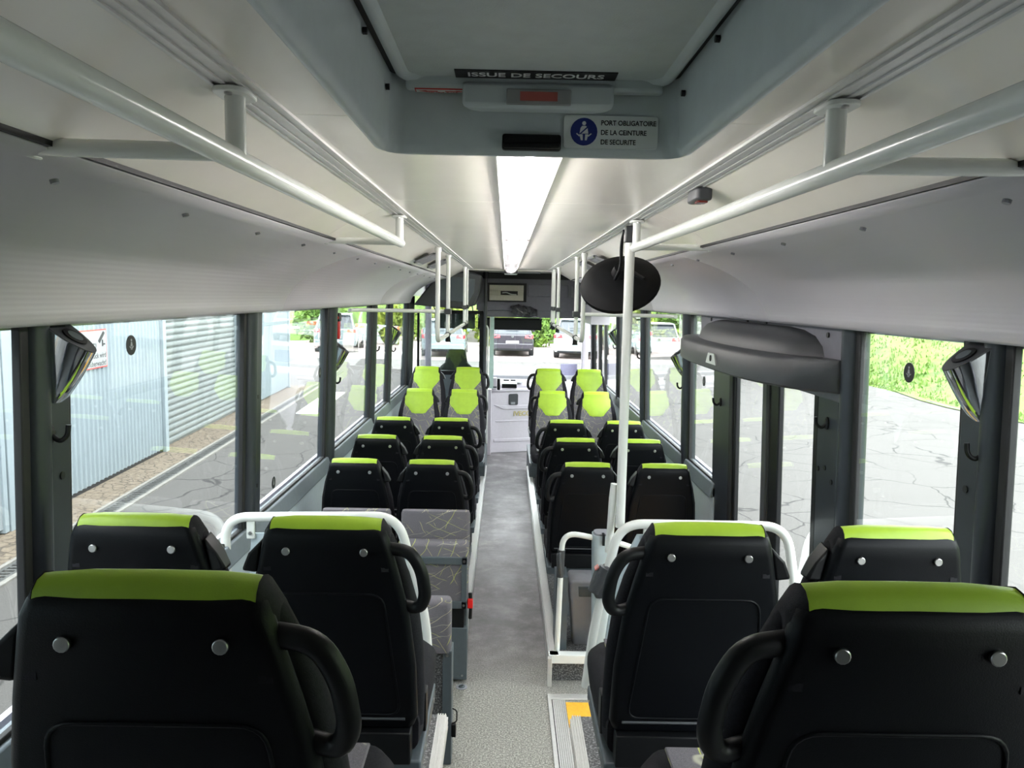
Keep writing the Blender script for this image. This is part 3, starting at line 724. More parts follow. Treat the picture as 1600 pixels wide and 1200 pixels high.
for r, (y, z) in enumerate(((7.80, .145), (8.52, .305))):
    for x, side, hd, pos in ((XLw - .01, -1, False, 'by the left window'), (XLa + .0, -1, True, 'left of the aisle'), (XRa, 1, True, 'right of the aisle'), (XRw + .005, 1, False, 'by the right window')):
        seat(side, hd, (x, y, z), PI, 'seat facing the camera, lime head panel, %s, %s' % (pos, ('lower row', 'upper row by the cab')[r]), 'seats facing the camera')

# tip-up seats in the wheelchair bay
def tipup(x, y, rot, label, w2=.187):
    t = thing('tip_up_seat', label, 'seat', (x, y, 0), rot, 'folded tip-up seats')
    MB().loft([[(px, py, z) for px, py in rrect(0, .03, w2 * k, .03 * k2, .02)] for z, k, k2 in ((.60, 1, 1), (.70, 1, 1), (.89, 1, .95), (.905, .97, .75))]).build('backrest', FABRIC, t, 60)
    # the seat cushion stands folded up in front of the backrest, showing its underside
    MB().loft([[(px, py, z) for px, py in rrect(0, -.09, w2 * k, .05 * k2, .02)] for z, k, k2 in ((.44, 1, 1), (.755, 1, 1), (.772, .97, .75))]).build('seat_cushion', FABRIC, t, 60)
    fr = MB()
    for a in ((-w2 + .004, w2 - .004, .665, .705), (-w2 + .004, w2 - .004, .425, .465), (-w2 + .004, -w2 + .034, .425, .705), (w2 - .034, w2 - .004, .425, .705)): fr.box(a[0], a[1], -.155, -.138, a[2], a[3])
    fr.build('under_frame', GREYBOX, t, bevel=.003)
    MB().box(-w2 + .03, w2 - .03, -.146, -.139, .45, .67).build('under_board', FABRIC, t)
    for px in (-w2 + .02, w2 - .02):
        for z in (.445, .685): MB().cyl((px, -.150, z), (px, -.160, z), .007, 10).build('bolt', SCREW, t)
    MB().box(-w2 + .07, w2 - .004, -.10, .03, .02, .42).build('pedestal', GREYBOX, t, bevel=.005)
    MB().box(w2 - .10, w2, -.135, -.10, .02, .31).build('foot_plate', GREYBOX, t, bevel=.003)
    MB().box(w2 - .13, w2 - .02, -.128, -.10, .30, .43).build('hinge_bracket', BLACK, t, bevel=.004)
    MB().tube(bez([(w2 + .012, -.12, .50), (w2 + .016, -.13, .43), (w2 + .014, -.12, .36)], .03), .010, 10).build('belt', BLACK, t)
    MB().box(w2 + .0, w2 + .028, -.150, -.128, .425, .475).build('buckle_button', RED, t, bevel=.003)
    MB().cyl((w2 - .025, -.139, .045), (w2 - .025, -.136, .045), .006, 8).build('bolt', SCREW, t)
    return t
tipup(-.363, 4.06, 0, 'grey patterned tip-up seat folded upright, beside the aisle on the left')
t2 = dup(bpy.data.objects['tip_up_seat'], (-.795, 4.06, 0), 0, 'grey patterned tip-up seat folded upright, beside the left window', 'folded tip-up seats')
t3 = thing('tip_up_seat', 'folded tip-up seat against the far side of the left partition, only its end showing', 'seat', (-.40, 3.21, 0), 0, 'folded tip-up seats')
MB().loft([[(px, py, z) for px, py in rrect(0, .03, .185 * k, .045 * k2, .02)] for z, k, k2 in ((.52, 1, 1), (.735, 1, 1), (.752, .97, .75))]).build('seat_cushion', FABRIC, t3, 60)
MB().box(-.18, .150, .00, .06, .05, .53).build('carpet_panel', STEPC, t3)
MB().box(.150, .192, -.01, .085, .0, .53).build('end_post', GREYBOX, t3, bevel=.004)
MB().cyl((.17, -.008, .51), (.17, -.013, .51), .007, 10).build('bolt', SCREW, t3)
MB().tube(bez([(.195, .0, .26), (.215, .0, .25), (.215, .0, .20), (.197, .0, .19)], .015), .003, 8).build('wire_loop', BLACK, t3)
MB().box(.192, .212, -.012, .012, .13, .19).build('belt_reel', BLACK, t3, bevel=.004)

# ------------------------------------------------------------------ partitions, poles
def partition(side, label):
    Y = 3.08; p = thing('partition_rail', label, 'partition', (0, Y, 0), 0, 'tube partitions in front of the rear platform')
    if side < 0: path = [(-1.135, 0, .86), (-1.14, 0, 1.150), (-.43, 0, 1.166), (-.315, 0, .75), (-.292, 0, .46)]
    else: path = [(1.235, 0, .84), (1.175, 0, 1.150), (.485, 0, 1.150), (.395, 0, .72), (.365, 0, .44)]
    MB().tube(bez(path, .10, 8), .0195, 16).build('tube', WHITE, p)
    if side < 0: pp = [(-1.09, .50), (-1.035, 1.08), (-.50, 1.09), (-.405, .50)]
    else: pp = [(.425, .50), (.475, .92), (.56, 1.10), (1.09, 1.11), (1.20, .50)]
    MB().prism(pp, 'y', .012, .022).build('panel', PARTN, p, bevel=.002)
    s = (-1.035, -.52) if side < 0 else (.60, 1.07)
    for x in s:
        MB().box(x - .016, x + .016, -.004, .012, 1.06, 1.145).build('bracket', WHITE, p, bevel=.003); MB().cyl((x, -.004, 1.085), (x, -.010, 1.085), .008, 10).build('bolt', SCREW, p)
    x = -.345 if side < 0 else .415
    if side < 0:
        for z in (.82, .62): MB().box(-.38, -.33, -.002, .012, z - .02, z + .02).build('bracket', STICKW, p, bevel=.003); MB().cyl((-.365, -.002, z), (-.365, -.008, z), .008, 10).build('bolt', SCREW, p)
    return p
partition(LEFT, 'white tube partition with grey-blue panel on the left, before the tip-up seats')
pr_ = partition(RIGHT, 'white tube partition with grey-blue panel on the right, carrying the tall pole')
# grey grip with stop button on the partition leg, pole with its clamp
MB().prism([(.372, .885), (.392, .95), (.436, .975), (.452, .965), (.424, .835), (.392, .835)], 'y', -.03, .03).build('stop_button_grip', DARKG, pr_, bevel=.012)
MB().cyl((.385, -.01, .86), (.432, -.01, .965), .027, 14).build('grip_sleeve', DARKG, pr_)
MB().hexa([(.388, -.02, .952), (.404, -.02, .966), (.402, -.02, .972), (.386, -.02, .958)], [(.388, .02, .952), (.404, .02, .966), (.402, .02, .972), (.386, .02, .958)]).build('red_button', mat('faded_pink_red', (.45, .12, .10), .4), pr_, bevel=.004)
pole = thing('pole', 'tall white pole from the right partition up to the ceiling track', 'pole', (.494, 3.13, 0))
MB().tube([(0, 0, 1.12), (0, 0, CZ - .05)], .0195, 18).build('tube', WHITE, pole)
MB().tube(bez([(-.026, .02, 1.30), (-.032, .02, 1.24), (-.034, .03, 1.12), (-.04, .03, 1.00)], .03), .0160, 14).build('lower_tube', WHITE, pole)
MB().box(-.024, .026, -.024, .026, CZ - .075, CZ - .008).build('clamp', DARKG, pole, bevel=.006)
# round mirror seen from behind
mi = thing('convex_mirror', 'large round black-backed mirror hanging from the tall pole', 'mirror', (.492, 3.36, 2.138))
dv = Vector((.22, .66, -.70)).normalized()
mrx = dv.to_track_quat('Z', 'Y').to_matrix()
def mring(r, h, n=40): return [tuple(mrx @ Vector((r * math.cos(2 * PI * k / n), r * math.sin(2 * PI * k / n), h))) for k in range(n)]
R_ = .172
MB().loft([mring(.02, -.040), mring(.06, -.039), mring(.11, -.032), mring(.15, -.018), mring(.163, -.008), mring(R_, -.004), mring(R_ + .003, .006), mring(R_, .014), mring(R_ - .012, .014)]).build('back', MBACK, mi, 40)
MB().loft([mring(R_ - .012, .0145), mring(R_ * .75, .028), mring(R_ * .4, .037), mring(.01, .041)]).build('mirror_glass', CHROME, mi)
MB().tube(bez([(-.022, -.22, .205), (-.022, -.15, .16), (-.015, -.12, .06), (-.03, -.06, .015)], .04), .0075, 10).build('arm', BLACK, mi)
MB().tube([mrx @ Vector((-.01, .03, -.07)), mrx @ Vector((-.01, .03, -.038))], [.032, .050], 16).build('swivel', MBACK, mi)
MB().tube([mrx @ Vector((-.11, -.02, -.047)), mrx @ Vector((-.02, .035, -.060))], [.007, .012], 8).build('brace', BLACK, mi)

# stanchion with curved top and the waste bin beside it
ps = thing('stanchion', 'low white curved stanchion rail standing by the step on the right', 'rail', (0, 4.0, 0))
MB().tube(bez([(.308, 0, .002), (.325, 0, .825), (.64, .01, .765), (.80, .02, .70)], .09, 8), .0150, 14).build('tube', WHITE, ps)
MB().cyl((.308, 0, 0), (.308, 0, .02), .019, 14).build('foot', WHITE, ps)
MB().hexa([(.296, -.03, .70), (.318, -.03, .725), (.326, -.03, .58), (.300, -.03, .60)], [(.296, .03, .70), (.318, .03, .725), (.326, .03, .58), (.300, .03, .60)]).build('stop_button_grip', DARKG, ps, bevel=.01)
MB().cyl((.3165, 0, .575), (.321, 0, .725), .0205, 14).build('grip_sleeve', DARKG, ps)
vh = thing('rail_socket', 'grey plastic column with a notched top behind the right partition tube', 'column', (.545, 4.0, 0))
MB().loft([[(x, y, z) for x, y in rrect(0, .01, a, .055, .035)] for z, a in ((POD, .045), (.60, .055), (.75, .060), (.815, .060))]).build('body', MIDG if False else PARTN, vh, 60)
MB().loft([[(x, y, z) for x, y in rrect(0, .01, a, .05, .033)] for z, a in ((.812, .056), (.826, .050))]).build('cap', MIDG, vh, 60)
MB().box(-.012, .0, -.06, -.02, .77, .83).build('notch', BLACK, vh)
bi = thing('waste_bin', 'grey plastic waste bin on the step behind the stanchion', 'bin', (.50, 4.17, POD))
MB().loft([[(x, y, z) for x, y in rrect(0, 0, a, b, .02)] for z, a, b in ((0, .095, .075), (.27, .118, .09))]).build('body', MIDG, bi, 60)
MB().loft([[(x, y, z) for x, y in rrect(0, 0, a, b, .02)] for z, a, b in ((.27, .122, .094), (.36, .122, .094), (.372, .115, .088))]).build('lid', MIDG, bi, 60)
MB().hexa([(-.075, -.097, .345), (.09, -.097, .345), (.08, -.097, .285), (-.07, -.097, .285)], [(-.075, -.088, .345), (.09, -.088, .345), (.08, -.088, .285), (-.07, -.088, .285)]).build('flap', GREYBOX, bi, bevel=.004)
MB().box(.30, .365, 4.03, 4.20, POD, .56).build('side_box', GREYBOX).name = 'seat_plinth'
tag(bpy.data.objects['seat_plinth'], 'slate grey metal plinth under the nearest middle seat on the right', 'plinth')

# floor fittings
rp = thing('ramp_plate', 'aluminium framed wheelchair ramp with yellow grip sheet in the floor', 'ramp', (0, 0, 0))
for (a, b, c, d) in ((.252, 1.12, 3.765, 3.82), (.252, .272, 3.03, 3.765)): MB().box(a, b, c, d, 0, .007).build('edge_strip', ALU, rp, bevel=.002)
for k in range(7): MB().box(.276 + .0095 * k, .2835 + .0095 * k, 3.03, 3.762, 0, .006).build('groove_strip', ALU, rp, 0)
MB().box(.344, 1.12, 3.03, 3.74, 0, .004).build('grip_sheet', YELLOW, rp, 0)
MB().box(.272, .277, 3.03, 3.765, 0, .003).build('joint', RUBBER, rp, 0)
ta = thing('tie_down', 'round flush metal tie-down fitting in the grey floor', 'fitting', (-.200, 3.885, 0))
MB().prism(disc(.030), 'z', 0, .003).build('plate', MIDG, ta); MB().prism(disc(.017), 'z', .003, .006).build('cup', GREYBOX, ta); MB().prism(disc(.007, 12), 'z', .006, .009).build('bolt', SCREW, ta)

# ------------------------------------------------------------------ lamps, hooks on the pillars
def reading_lamp(side, y, z, label):
    g = thing('pillar_lamp', label, 'lamp', (wx(side, z + .09), y, z), 0, 'chrome lamps on the window pillars')
    rings = []; n = 16
    for k in range(10):
        t = k / 9
        dep = .012 + .088 * t ** .75; w_ = .018 + .034 * t ** .55
        zz = t * .155
        ring = []
        for j in range(n + 1):
            a = PI * j / n
            ring.append((-side * dep * math.sin(a) ** .8, w_ * math.cos(a), zz * .80 + .075 * t * (1 - math.sin(a) ** .8)))
        rings.append(ring)
    mb = MB(); N = n + 1
    mb.add([p for r in rings for p in r], [(i * N + j, i * N + j + 1, (i + 1) * N + j + 1, (i + 1) * N + j) for i in range(9) for j in range(n)])
    mb.add(rings[0], [tuple(range(N))]); mb.build('shell', CHROME, g, 60)
    top = rings[-1]; cx = Vector((-side * .042, 0, .165))
    MB().add(top, [tuple(range(N))]).build('top_plate', DARKG, g, 0, solid=.004)
    # opening of the lamp in the slanted top
    c = Vector((-side * .052, 0, .124 + .075 * .48 + .001)); d = Vector((-side * .60, 0, .80)).normalized()
    MB().tube([c - d * .012, c + d * .005], .030, 20).build('lens_ring', BLACK, g); MB().tube([c, c + d * .0065], .019, 16).build('lens', GREYBOX, g)
    return g
lamps = [(LEFT, 1.885, 1.79, 'chrome lamp on the nearest left pillar'), (RIGHT, 1.885, 1.785, 'chrome lamp on the nearest right pillar'), (LEFT, 4.97, 1.565, 'chrome lamp on the third left pillar below the red hammer'), (LEFT, 7.47, 1.575, 'chrome lamp on the fifth left pillar'),
         (RIGHT, 5.06, 1.565, 'chrome lamp on the right pillar beyond the door cover'), (RIGHT, 8.19, 1.57, 'chrome lamp on the far right pillar behind the white pole')]
protol = {}
for side, y, z, lb_ in lamps:
    if side not in protol: protol[side] = reading_lamp(side, y, z, lb_)
    else: dup(protol[side], (wx(side, z + .09), y, z), 0, lb_)
def hook(side, y, z, label):
    g = thing('coat_hook', label, 'hook', (wx(side, z), y, z), 0, 'coat hooks on the window pillars')
    MB().loft([[(-side * h, yy, zz) for yy, zz in disc(r, 14, .9, 1.5)] for h, r in ((0, .016), (.006, .016), (.010, .011))]).build('base', BLACK, g)
    MB().tube(bez([(-side * .006, 0, -.004), (-side * .022, .004, -.020), (-side * .040, .008, -.006), (-side * .042, .010, .022)], .018, 6), [.007] * 18 + [.006, .005] if False else .0062, 10).build('prong', BLACK, g)
    return g
hp = {}
for side, y, z, lb_ in ((LEFT, 1.86, 1.715, 'black coat hook below the lamp on the nearest left pillar'), (RIGHT, 1.86, 1.71, 'black coat hook below the lamp on the nearest right pillar'), (LEFT, 4.99, 1.505, 'black coat hook on the third left pillar'), (LEFT, 6.52, 1.61, 'black coat hook on the fourth left pillar'), (LEFT, 7.49, 1.565 - .03, 'black coat hook on the fifth left pillar'), (LEFT, 9.0, 1.62, 'black coat hook on the pillar beside the cab screen'),
                      (RIGHT, 2.79, 1.63, 'black coat hook under the door cover on its near post'), (RIGHT, 4.20, 1.515, 'black coat hook on the far door post'), (RIGHT, 5.10, 1.50, 'black coat hook on the right pillar beyond the door'), (RIGHT, 6.69, 1.575, 'black coat hook on the pillar right of the white pole'), (RIGHT, 8.22, 1.56, 'black coat hook on the far right pillar')):
    if side not in hp: hp[side] = hook(side, y, z, lb_)
    else: dup(hp[side], (wx(side, z), y, z), 0, lb_)
hm = thing('emergency_hammer', 'red emergency hammer in its black holder on the third left pillar', 'hammer', (wx(LEFT, 1.86), 5.02, 1.86))
MB().box(.0, .03, -.035, .035, .03, .085).build('holder', BLACK, hm, bevel=.006)
MB().box(.006, .026, -.022, .022, -.085, .04).build('handle', RED, hm, bevel=.008)
MB().cyl((.016, -.045, .055), (.016, .045, .055), .012, 12).build('hammer_head', RED, hm)

# window stickers with the seat belt sign
def win_sticker(side, y, z, r, label):
    g = thing('window_sticker', label, 'sticker', (wx(side, z, .0125), y, z), 0, 'round stickers on the windows')
    MB().prism(disc(r), 'x', -.0008, .0008).build('disc', INK, g, 0)
    mb = MB(); sgn = -side; sc = r / 22
    f = lambda pts: mb.prism([(sc * a, sc * b) for a, b in pts], 'x', sgn * .0009, sgn * .0016)
    f([(a, b + 11) for a, b in disc(3, 10)]); f([(-2.5, 7), (2.5, 7), (5, -2), (-5, -2)]); f([(-5, -3), (-1.5, -3), (-1, -10), (-3, -10)]); f([(1.5, -3), (5, -3), (3, -10), (1, -10)]); f([(-10, -3), (-9, -1.5), (-5, -4.5), (-6, -6)]); f([(9, -1.5), (10, -3), (6, -6), (5, -4.5)])
    mb.build('pictogram', mat('grey_print', (.35, .37, .4), .5) if 'grey_print' not in MATS else MATS['grey_print'], g, 0); return g
win_sticker(LEFT, 2.30, 1.905, .030, 'round dark seat belt sticker on the window beside the nearest left pillar')
win_sticker(RIGHT, 2.26, 1.87, .030, 'round dark seat belt sticker on the window before the grass slope')
win_sticker(LEFT, 3.75, 1.13, .030, 'round dark sticker low in the corner of the second left window')
win_sticker(LEFT, 4.66, 1.59, .030, 'round dark sticker left of the red hammer pillar')
win_sticker(RIGHT, 4.62, 1.585, .030, 'round dark sticker on the pane under the door cover end')

# door mechanism cover
dc = thing('door_mechanism_cover', 'charcoal plastic cover bulging from the wall above the exit door', 'cover', (0, 0, 0))
def cov(z, grow, d, n=22):
    pts = []
    ya, yb = 2.66, 4.60
    for k in range(n + 1):
        t = k / n; y = ya + (yb - ya) * t
        bul = (max(0.0, 1 - abs(2 * t - 1) ** 3.2)) ** .62
        pts.append((wx(RIGHT, 1.85) - .004 - (.03 + (d) * bul) - grow, y, z))
    return [(wx(RIGHT, 1.85) - .004, yb, z)] [:1] + list(reversed(pts)) + [(wx(RIGHT, 1.85) - .004, ya, z)]
MB().loft([cov(1.755, -.012, .21), cov(1.765, 0, .215), cov(1.855, .0, .215), cov(1.872, -.012, .21)]).build('lower_shell', COVERM, dc, 50)
def cov2(z, k): return [(wx(RIGHT, 1.85) - .004 - k * math.sqrt(max(0, 1 - (2 * t - 1) ** 2)), 3.62 + (t - .5) * 1.62 * (.55 + .45 * k / .17), z) for t in [i / 20 for i in range(21)]]
MB().loft([cov2(1.868, .175), cov2(1.91, .165), cov2(1.945, .135), cov2(1.965, .085), cov2(1.972, .03)]).build('upper_hood', COVERM, dc, 50)
nb = Vector((.968, 3.98, 1.812))
# keyhole plate on the bulge
yk = 3.47; tk = (yk - 2.66) / 1.94; bk = (max(0, 1 - abs(2 * tk - 1) ** 3.2)) ** .62; xk = wx(RIGHT, 1.85) - .004 - .03 - .215 * bk
kp = MB().prism([(-.085, 1.786), (.085, 1.786), (.05, 1.834), (-.05, 1.834)], 'x', -.004, .006).build('lock_plate', ALU, dc); kp.location = (xk - .003, yk, 0); kp.rotation_euler = (0, 0, .0)
kh = MB().prism([(a, 1.812 + b) for a, b in disc(.011, 14, 1.2, 1.3)], 'x', -.006, .002).build('lock_hole', BLACK, dc); kh.location = (xk - .004, yk, 0); kh.rotation_euler = (0, 0, .0)

# ------------------------------------------------------------------ front: bulkhead, cab, windscreen
bk_ = sgroup('wall_front')
MB().box(-1.1, 1.2, 9.30, 9.36, 2.285, 2.40).build('dark_header', BLACK, bk_)
MB().box(-.36, 1.2, 9.32, 9.38, 1.905, 2.29).build('header_panel', BULK, bk_, bevel=.006)
MB().box(-.23, .24, 9.300, 9.325, 2.01, 2.235).build('recess', BLACK, bk_)
MB().box(-.34, 1.1, 9.34, 9.40, 1.825, 1.91).build('lower_header', BULK, bk_, bevel=.01)
MB().box(-1.2, 1.28, 8.62, 9.40, 2.358, 2.372).build('front_panel', CEIL, ce)
for x0, x1 in ((.26, .74), (.78, 1.15)):
    MB().box(x0, x1, 9.30, 9.325, 2.08, 2.22).build('door_flap', BULK, bk_, bevel=.005)
pl = thing('header_plate', 'beige metal plate with a dark slot on the bulkhead above the windscreen', 'plate', (0.0, 9.285, 2.118))
fr = MB()
for a in ((-.205, .205, .022, .092), (-.205, .205, -.092, -.026), (-.205, -.07, -.026, .022), (.135, .205, -.026, .022)): fr.box(a[0], a[1], -.006, .006, a[2], a[3])
fr.build('plate', BEIGE, pl, bevel=.002)
MB().box(-.07, .135, .002, .012, -.026, .022).build('slot', BLACK, pl)
MB().tube(bez([(-.05, -.004, .0), (.0, -.012, .006), (.05, -.010, -.016), (.12, -.002, -.02)], .02), .006, 8).build('loose_wire', ALU, pl)
for x in (-.18, .18):
    for z in (-.07, .07): MB().cyl((x, -.006, z), (x, -.010, z), .008, 8).build('screw', SCREW, pl)
fb = thing('crumpled_bag', 'crumpled black film wrapped around a box hanging under the bulkhead', 'bag', (.215, 9.28, 1.90))
mb = MB(); n = 12; rings = []
rnd = random.Random(3)
for i in range(9):
    x = -.155 + .31 * i / 8; s_ = (.035 + .035 * math.sin(PI * (i + .6) / 9.2))
    rings.append([(x + rnd.uniform(-.01, .01), math.cos(2 * PI * k / n) * s_ * rnd.uniform(.7, 1.15), math.sin(2 * PI * k / n) * s_ * rnd.uniform(.8, 1.25) - .12 * (x) ) for k in range(n)])
mb.loft(rings).build('film', FOIL, fb, 0)
vs = thing('sun_visor', 'wide black sun blind lowered over the middle of the windscreen', 'sun visor', (0, 9.9, 0))
MB().box(-.36, .46, 0, .012, 1.655, 1.80).build('blind', BLACK, vs, bevel=.003)
MB().cyl((-.36, .006, 1.79), (.46, .006, 1.79), .016, 10).build('roller', BLACK, vs); MB().cyl((-.36, .006, 1.655), (.46, .006, 1.655), .008, 8).build('hem_bar', BLACK, vs)
for x in (-.34, .44): MB().cyl((x, .006, 1.79), (x, -.49, 1.84), .008, 8).build('arm', BLACK, vs)
vs2 = thing('driver_sun_blind', 'dark green tinted sun blind above the driver window', 'sun visor', (0, 9.95, 0))
MB().box(-.92, -.40, 0, .01, 1.66, 1.86).build('blind', mat('dark_green_blind', (.012, .03, .026), .4), vs2); MB().cyl((-.92, .005, 1.66), (-.40, .005, 1.66), .008, 8).build('hem_bar', BLACK, vs2); MB().cyl((-.95, .005, 1.85), (-.38, .005, 1.85), .014, 8).build('roller', BLACK, vs2)
for x in (-.90, -.42): MB().cyl((x, .005, 1.85), (x, -.67, 2.0), .008, 8).build('arm', BLACK, vs2)
# overhead locker above the driver
ol = thing('overhead_locker', 'dark grey curved overhead locker at the left above the driver', 'locker', (0, 0, 0))
def lock(y, k):
    return [(XC - 1.08, y, 1.96), (-.50, y, 1.925), (-.36, y, 1.965), (-.30, y, 2.13), (-.28, y, 2.30), (-.42, y, 2.345), (-.70, y, 2.33), (-.82, y, 2.24), (-.93, y, 2.10)]
MB().loft([lock(8.64, 0), lock(9.275, 0)]).build('body', DARKG, ol, 50, bevel=.02)
MB().prism([(-.78, 2.02), (-.42, 2.00), (-.36, 2.12), (-.35, 2.26), (-.68, 2.29), (-.76, 2.20)], 'y', 8.632, 8.65).build('door_panel', GREYBOX, ol, bevel=.005)
# vent at the front end of the lamp strip
v = vent(.165, 8.98, .225, .09, 'wide slatted vent at the far end of the light strip'); v.location.z = 2.357
# right front lining
MB().box(.95, 1.16, 8.6, 9.3, 1.78, 2.0).build('end', LAV).name = 'trim_90'; struct(bpy.data.objects['trim_90'])

# cab screen behind the driver
cs = thing('cab_screen', 'black framed glass screen behind the driver seat', 'screen', (0, 9.22, 0))
for a in ((-1.06, -.27, 1.125, 1.175), (-1.06, -.27, 1.86, 1.90), (-1.06, -1.035, 1.15, 1.88), (-.315, -.265, 1.15, 1.88)): MB().box(a[0], a[1], -.02, .02, a[2], a[3]).build('frame', BLACK, cs, bevel=.004)
MB().box(-1.04, -.31, -.003, .003, 1.17, 1.87).build('pane', CABGLASS, cs, 0)
MB().box(-1.10, -.27, -.015, .015, .02, 1.13).build('lower_panel', GREYBOX, cs, bevel=.004)
cp = thing('cab_pole', 'dark capped pole with a pale grab rail at the cab corner', 'pole', (-.245, 9.15, 0))
MB().tube([(0, 0, .30), (0, 0, 2.30)], .021, 14).build('tube', DARKG, cp); MB().cyl((0, 0, 2.28), (0, 0, 2.36), .032, 14).build('cap', BLACK, cp)
MB().tube(bez([(.035, 0, .30), (.035, -.01, 1.62), (.035, -.01, 1.70), (0, 0, 1.74)], .04), .0115, 10).build('grab_rail', WHITE, cp)
gs = thing('cab_side_glass', 'narrow pale green glass screen beside the cab pole', 'screen', (-.17, 9.35, 0), .0)
MB().box(-.022, .028, -.004, .004, .95, 1.92).build('pane', mat('pale_green_edge_glass', (.55, .72, .68), .1), gs); MB().box(-.026, -.020, -.008, .008, .95, 1.93).build('edge_strip', ALU, gs)
# driver seat
ds = thing('cab_armchair', 'dark driver seat whose wide headrest rises behind the cab screen', 'seat', (-.62, 9.72, 0))
MB().loft([[(x, y, z) for x, y in rrect(0, 0, a, b, b * .9, 4)] for z, a, b in ((.45, .24, .07), (.80, .26, .08), (1.05, .25, .08), (1.14, .235, .075), (1.19, .19, .07), (1.23, .145, .06), (1.33, .125, .055), (1.385, .112, .05), (1.40, .09, .035))]).build('backrest', HEAD, ds, 70)
MB().loft([[(x, y + .22, z) for x, y in rrect(0, 0, a, .25, .08, 4)] for z, a in ((.40, .24), (.50, .26), (.53, .24))]).build('seat_cushion', HEAD, ds, 60)
MB().box(-.18, .18, .05, .40, .0, .40).build('pedestal', BLACK, ds, bevel=.01)
# cab door
cd = thing('cab_door', 'lavender grey cab door with raised letters beside the driver', 'door', (-.175, 10.05, 0), .30)
def dbox(a, b, c, d, y0, y1, m, nm, bev=.004): return MB().box(a, b, y0, y1, c, d).build(nm, m, cd, bevel=bev)
dbox(0, .66, .0, .82, 0, .05, LAV, 'panel', .01)
dbox(-.006, .68, .82, .855, -.02, .07, LAV, 'top_rail', .012)
MB().prism([(.03, .65), (.17, .585), (.66, .585), (.66, .64), (.19, .635)], 'y', -.014, .002).build('crease', LAV, cd, bevel=.005)
dbox(.04, .66, .15, .19, -.010, .002, LAV, 'lower_crease'); dbox(.06, .66, .42, .435, -.008, .002, LAV, 'middle_crease')
MB().prism(rrect(.305, .715, .065, .075, .02), 'y', -.006, .006).build('handle_recess', DARKG, cd); dbox(.27, .33, .65, .68, -.010, -.004, MIDG, 'latch')
text('IVECO', .085, GOLD, cd, frame((.31, -.003, .52), (1, 0, 0), (0, 0, 1)), name='maker_lettering', bold=.002, depth=.003)
struct(MB().box(-.30, -.17, 9.90, 10.10, 0, .87).build('trim_91', LAV, bevel=.006))
# dashboard
db = thing('dashboard', 'pale grey dashboard under the windscreen', 'dashboard', (0, 0, 0))
MB().prism([(10.55, .0), (10.50, .72), (10.58, .86), (11.05, .93), (11.1, 0)], 'x', -1.1, 1.15).build('body', LAV, db, bevel=.02)
MB().prism([(10.9, .90), (10.95, .955), (11.06, .96), (11.06, .90)], 'x', -1.1, 1.15).build('ledge', MIDG, db, bevel=.01)
tm = thing('ticket_machine', 'pale ticket machine with a dark side standing at the cab pole', 'machine', (-.135, 9.96, .86))
MB().box(-.035, .035, -.03, .05, 0, .16).build('body', LAV, tm, bevel=.012); MB().box(.035, .075, -.02, .09, 0, .15).build('side', BLACK, tm, bevel=.012); MB().box(-.03, .03, -.034, -.028, .03, .05).build('slot', GREYBOX, tm)
cb = thing('cash_tray', 'black cash tray box lying on the cab door top', 'tray', (.06, 10.22, .862))
MB().box(-.10, .10, -.06, .08, 0, .05).build('body', BLACK, cb, bevel=.006); MB().hexa([(-.11, -.05, .055), (.10, -.05, .03 + .025), (.10, .09, .07), (-.11, .09, .07)], [(-.11, -.05, .062), (.10, -.05, .062), (.10, .09, .078), (-.11, .09, .078)]).build('lid', STICKW, cb)
pb = thing('paper_pad', 'white papers with a black pen tray on the dashboard', 'papers', (.09, 10.62, .885))
MB().box(-.13, .16, -.03, .10, 0, .02).build('sheets', STICKW, pb); MB().box(-.11, -.03, -.04, .02, .02, .045).build('tray', BLACK, pb, bevel=.004); MB().box(-.01, .06, -.04, .02, .02, .045).build('tray', BLACK, pb, bevel=.004)
sw = thing('steering_wheel', 'black steering wheel in front of the driver seat', 'steering wheel', (-.60, 10.25, .88))
MB().tube([(.21 * math.cos(2 * PI * k / 28), .21 * .85 * math.sin(2 * PI * k / 28), .21 * .5 * math.sin(2 * PI * k / 28)) for k in range(29)], .014, 8, False).build('rim', BLACK, sw)
MB().tube([(0, 0, 0), (0, .14, -.25)], .03, 10).build('column', BLACK, sw)
for a in (.3, PI - .3, -PI / 2): MB().tube([(0, 0, 0), (.2 * math.cos(a), .17 * math.sin(a), .1 * math.sin(a))], .012, 6).build('spoke', BLACK, sw)
# windscreen and front pillars
wn_ += 1; ws = sgroup('window_%d' % wn_)
MB().box(-1.12, 1.20, 11.12, 11.13, .88, 2.45).build('pane', GLASS, ws, 0)
MB().box(-1.2, 1.28, 11.08, 11.14, -.1, .90).build('front_skin', LAV, ws); MB().box(-1.2, 1.28, 11.08, 11.14, 2.42, 2.55).build('top_frame', BLACK, ws)
struct(MB().box(1.10, 1.19, 11.0, 11.12, .0, 2.5).build('trim_92', LAV, bevel=.01)); struct(MB().box(-1.15, -1.07, 11.0, 11.12, .0, 2.5).build('trim_93', BULK, bevel=.01))
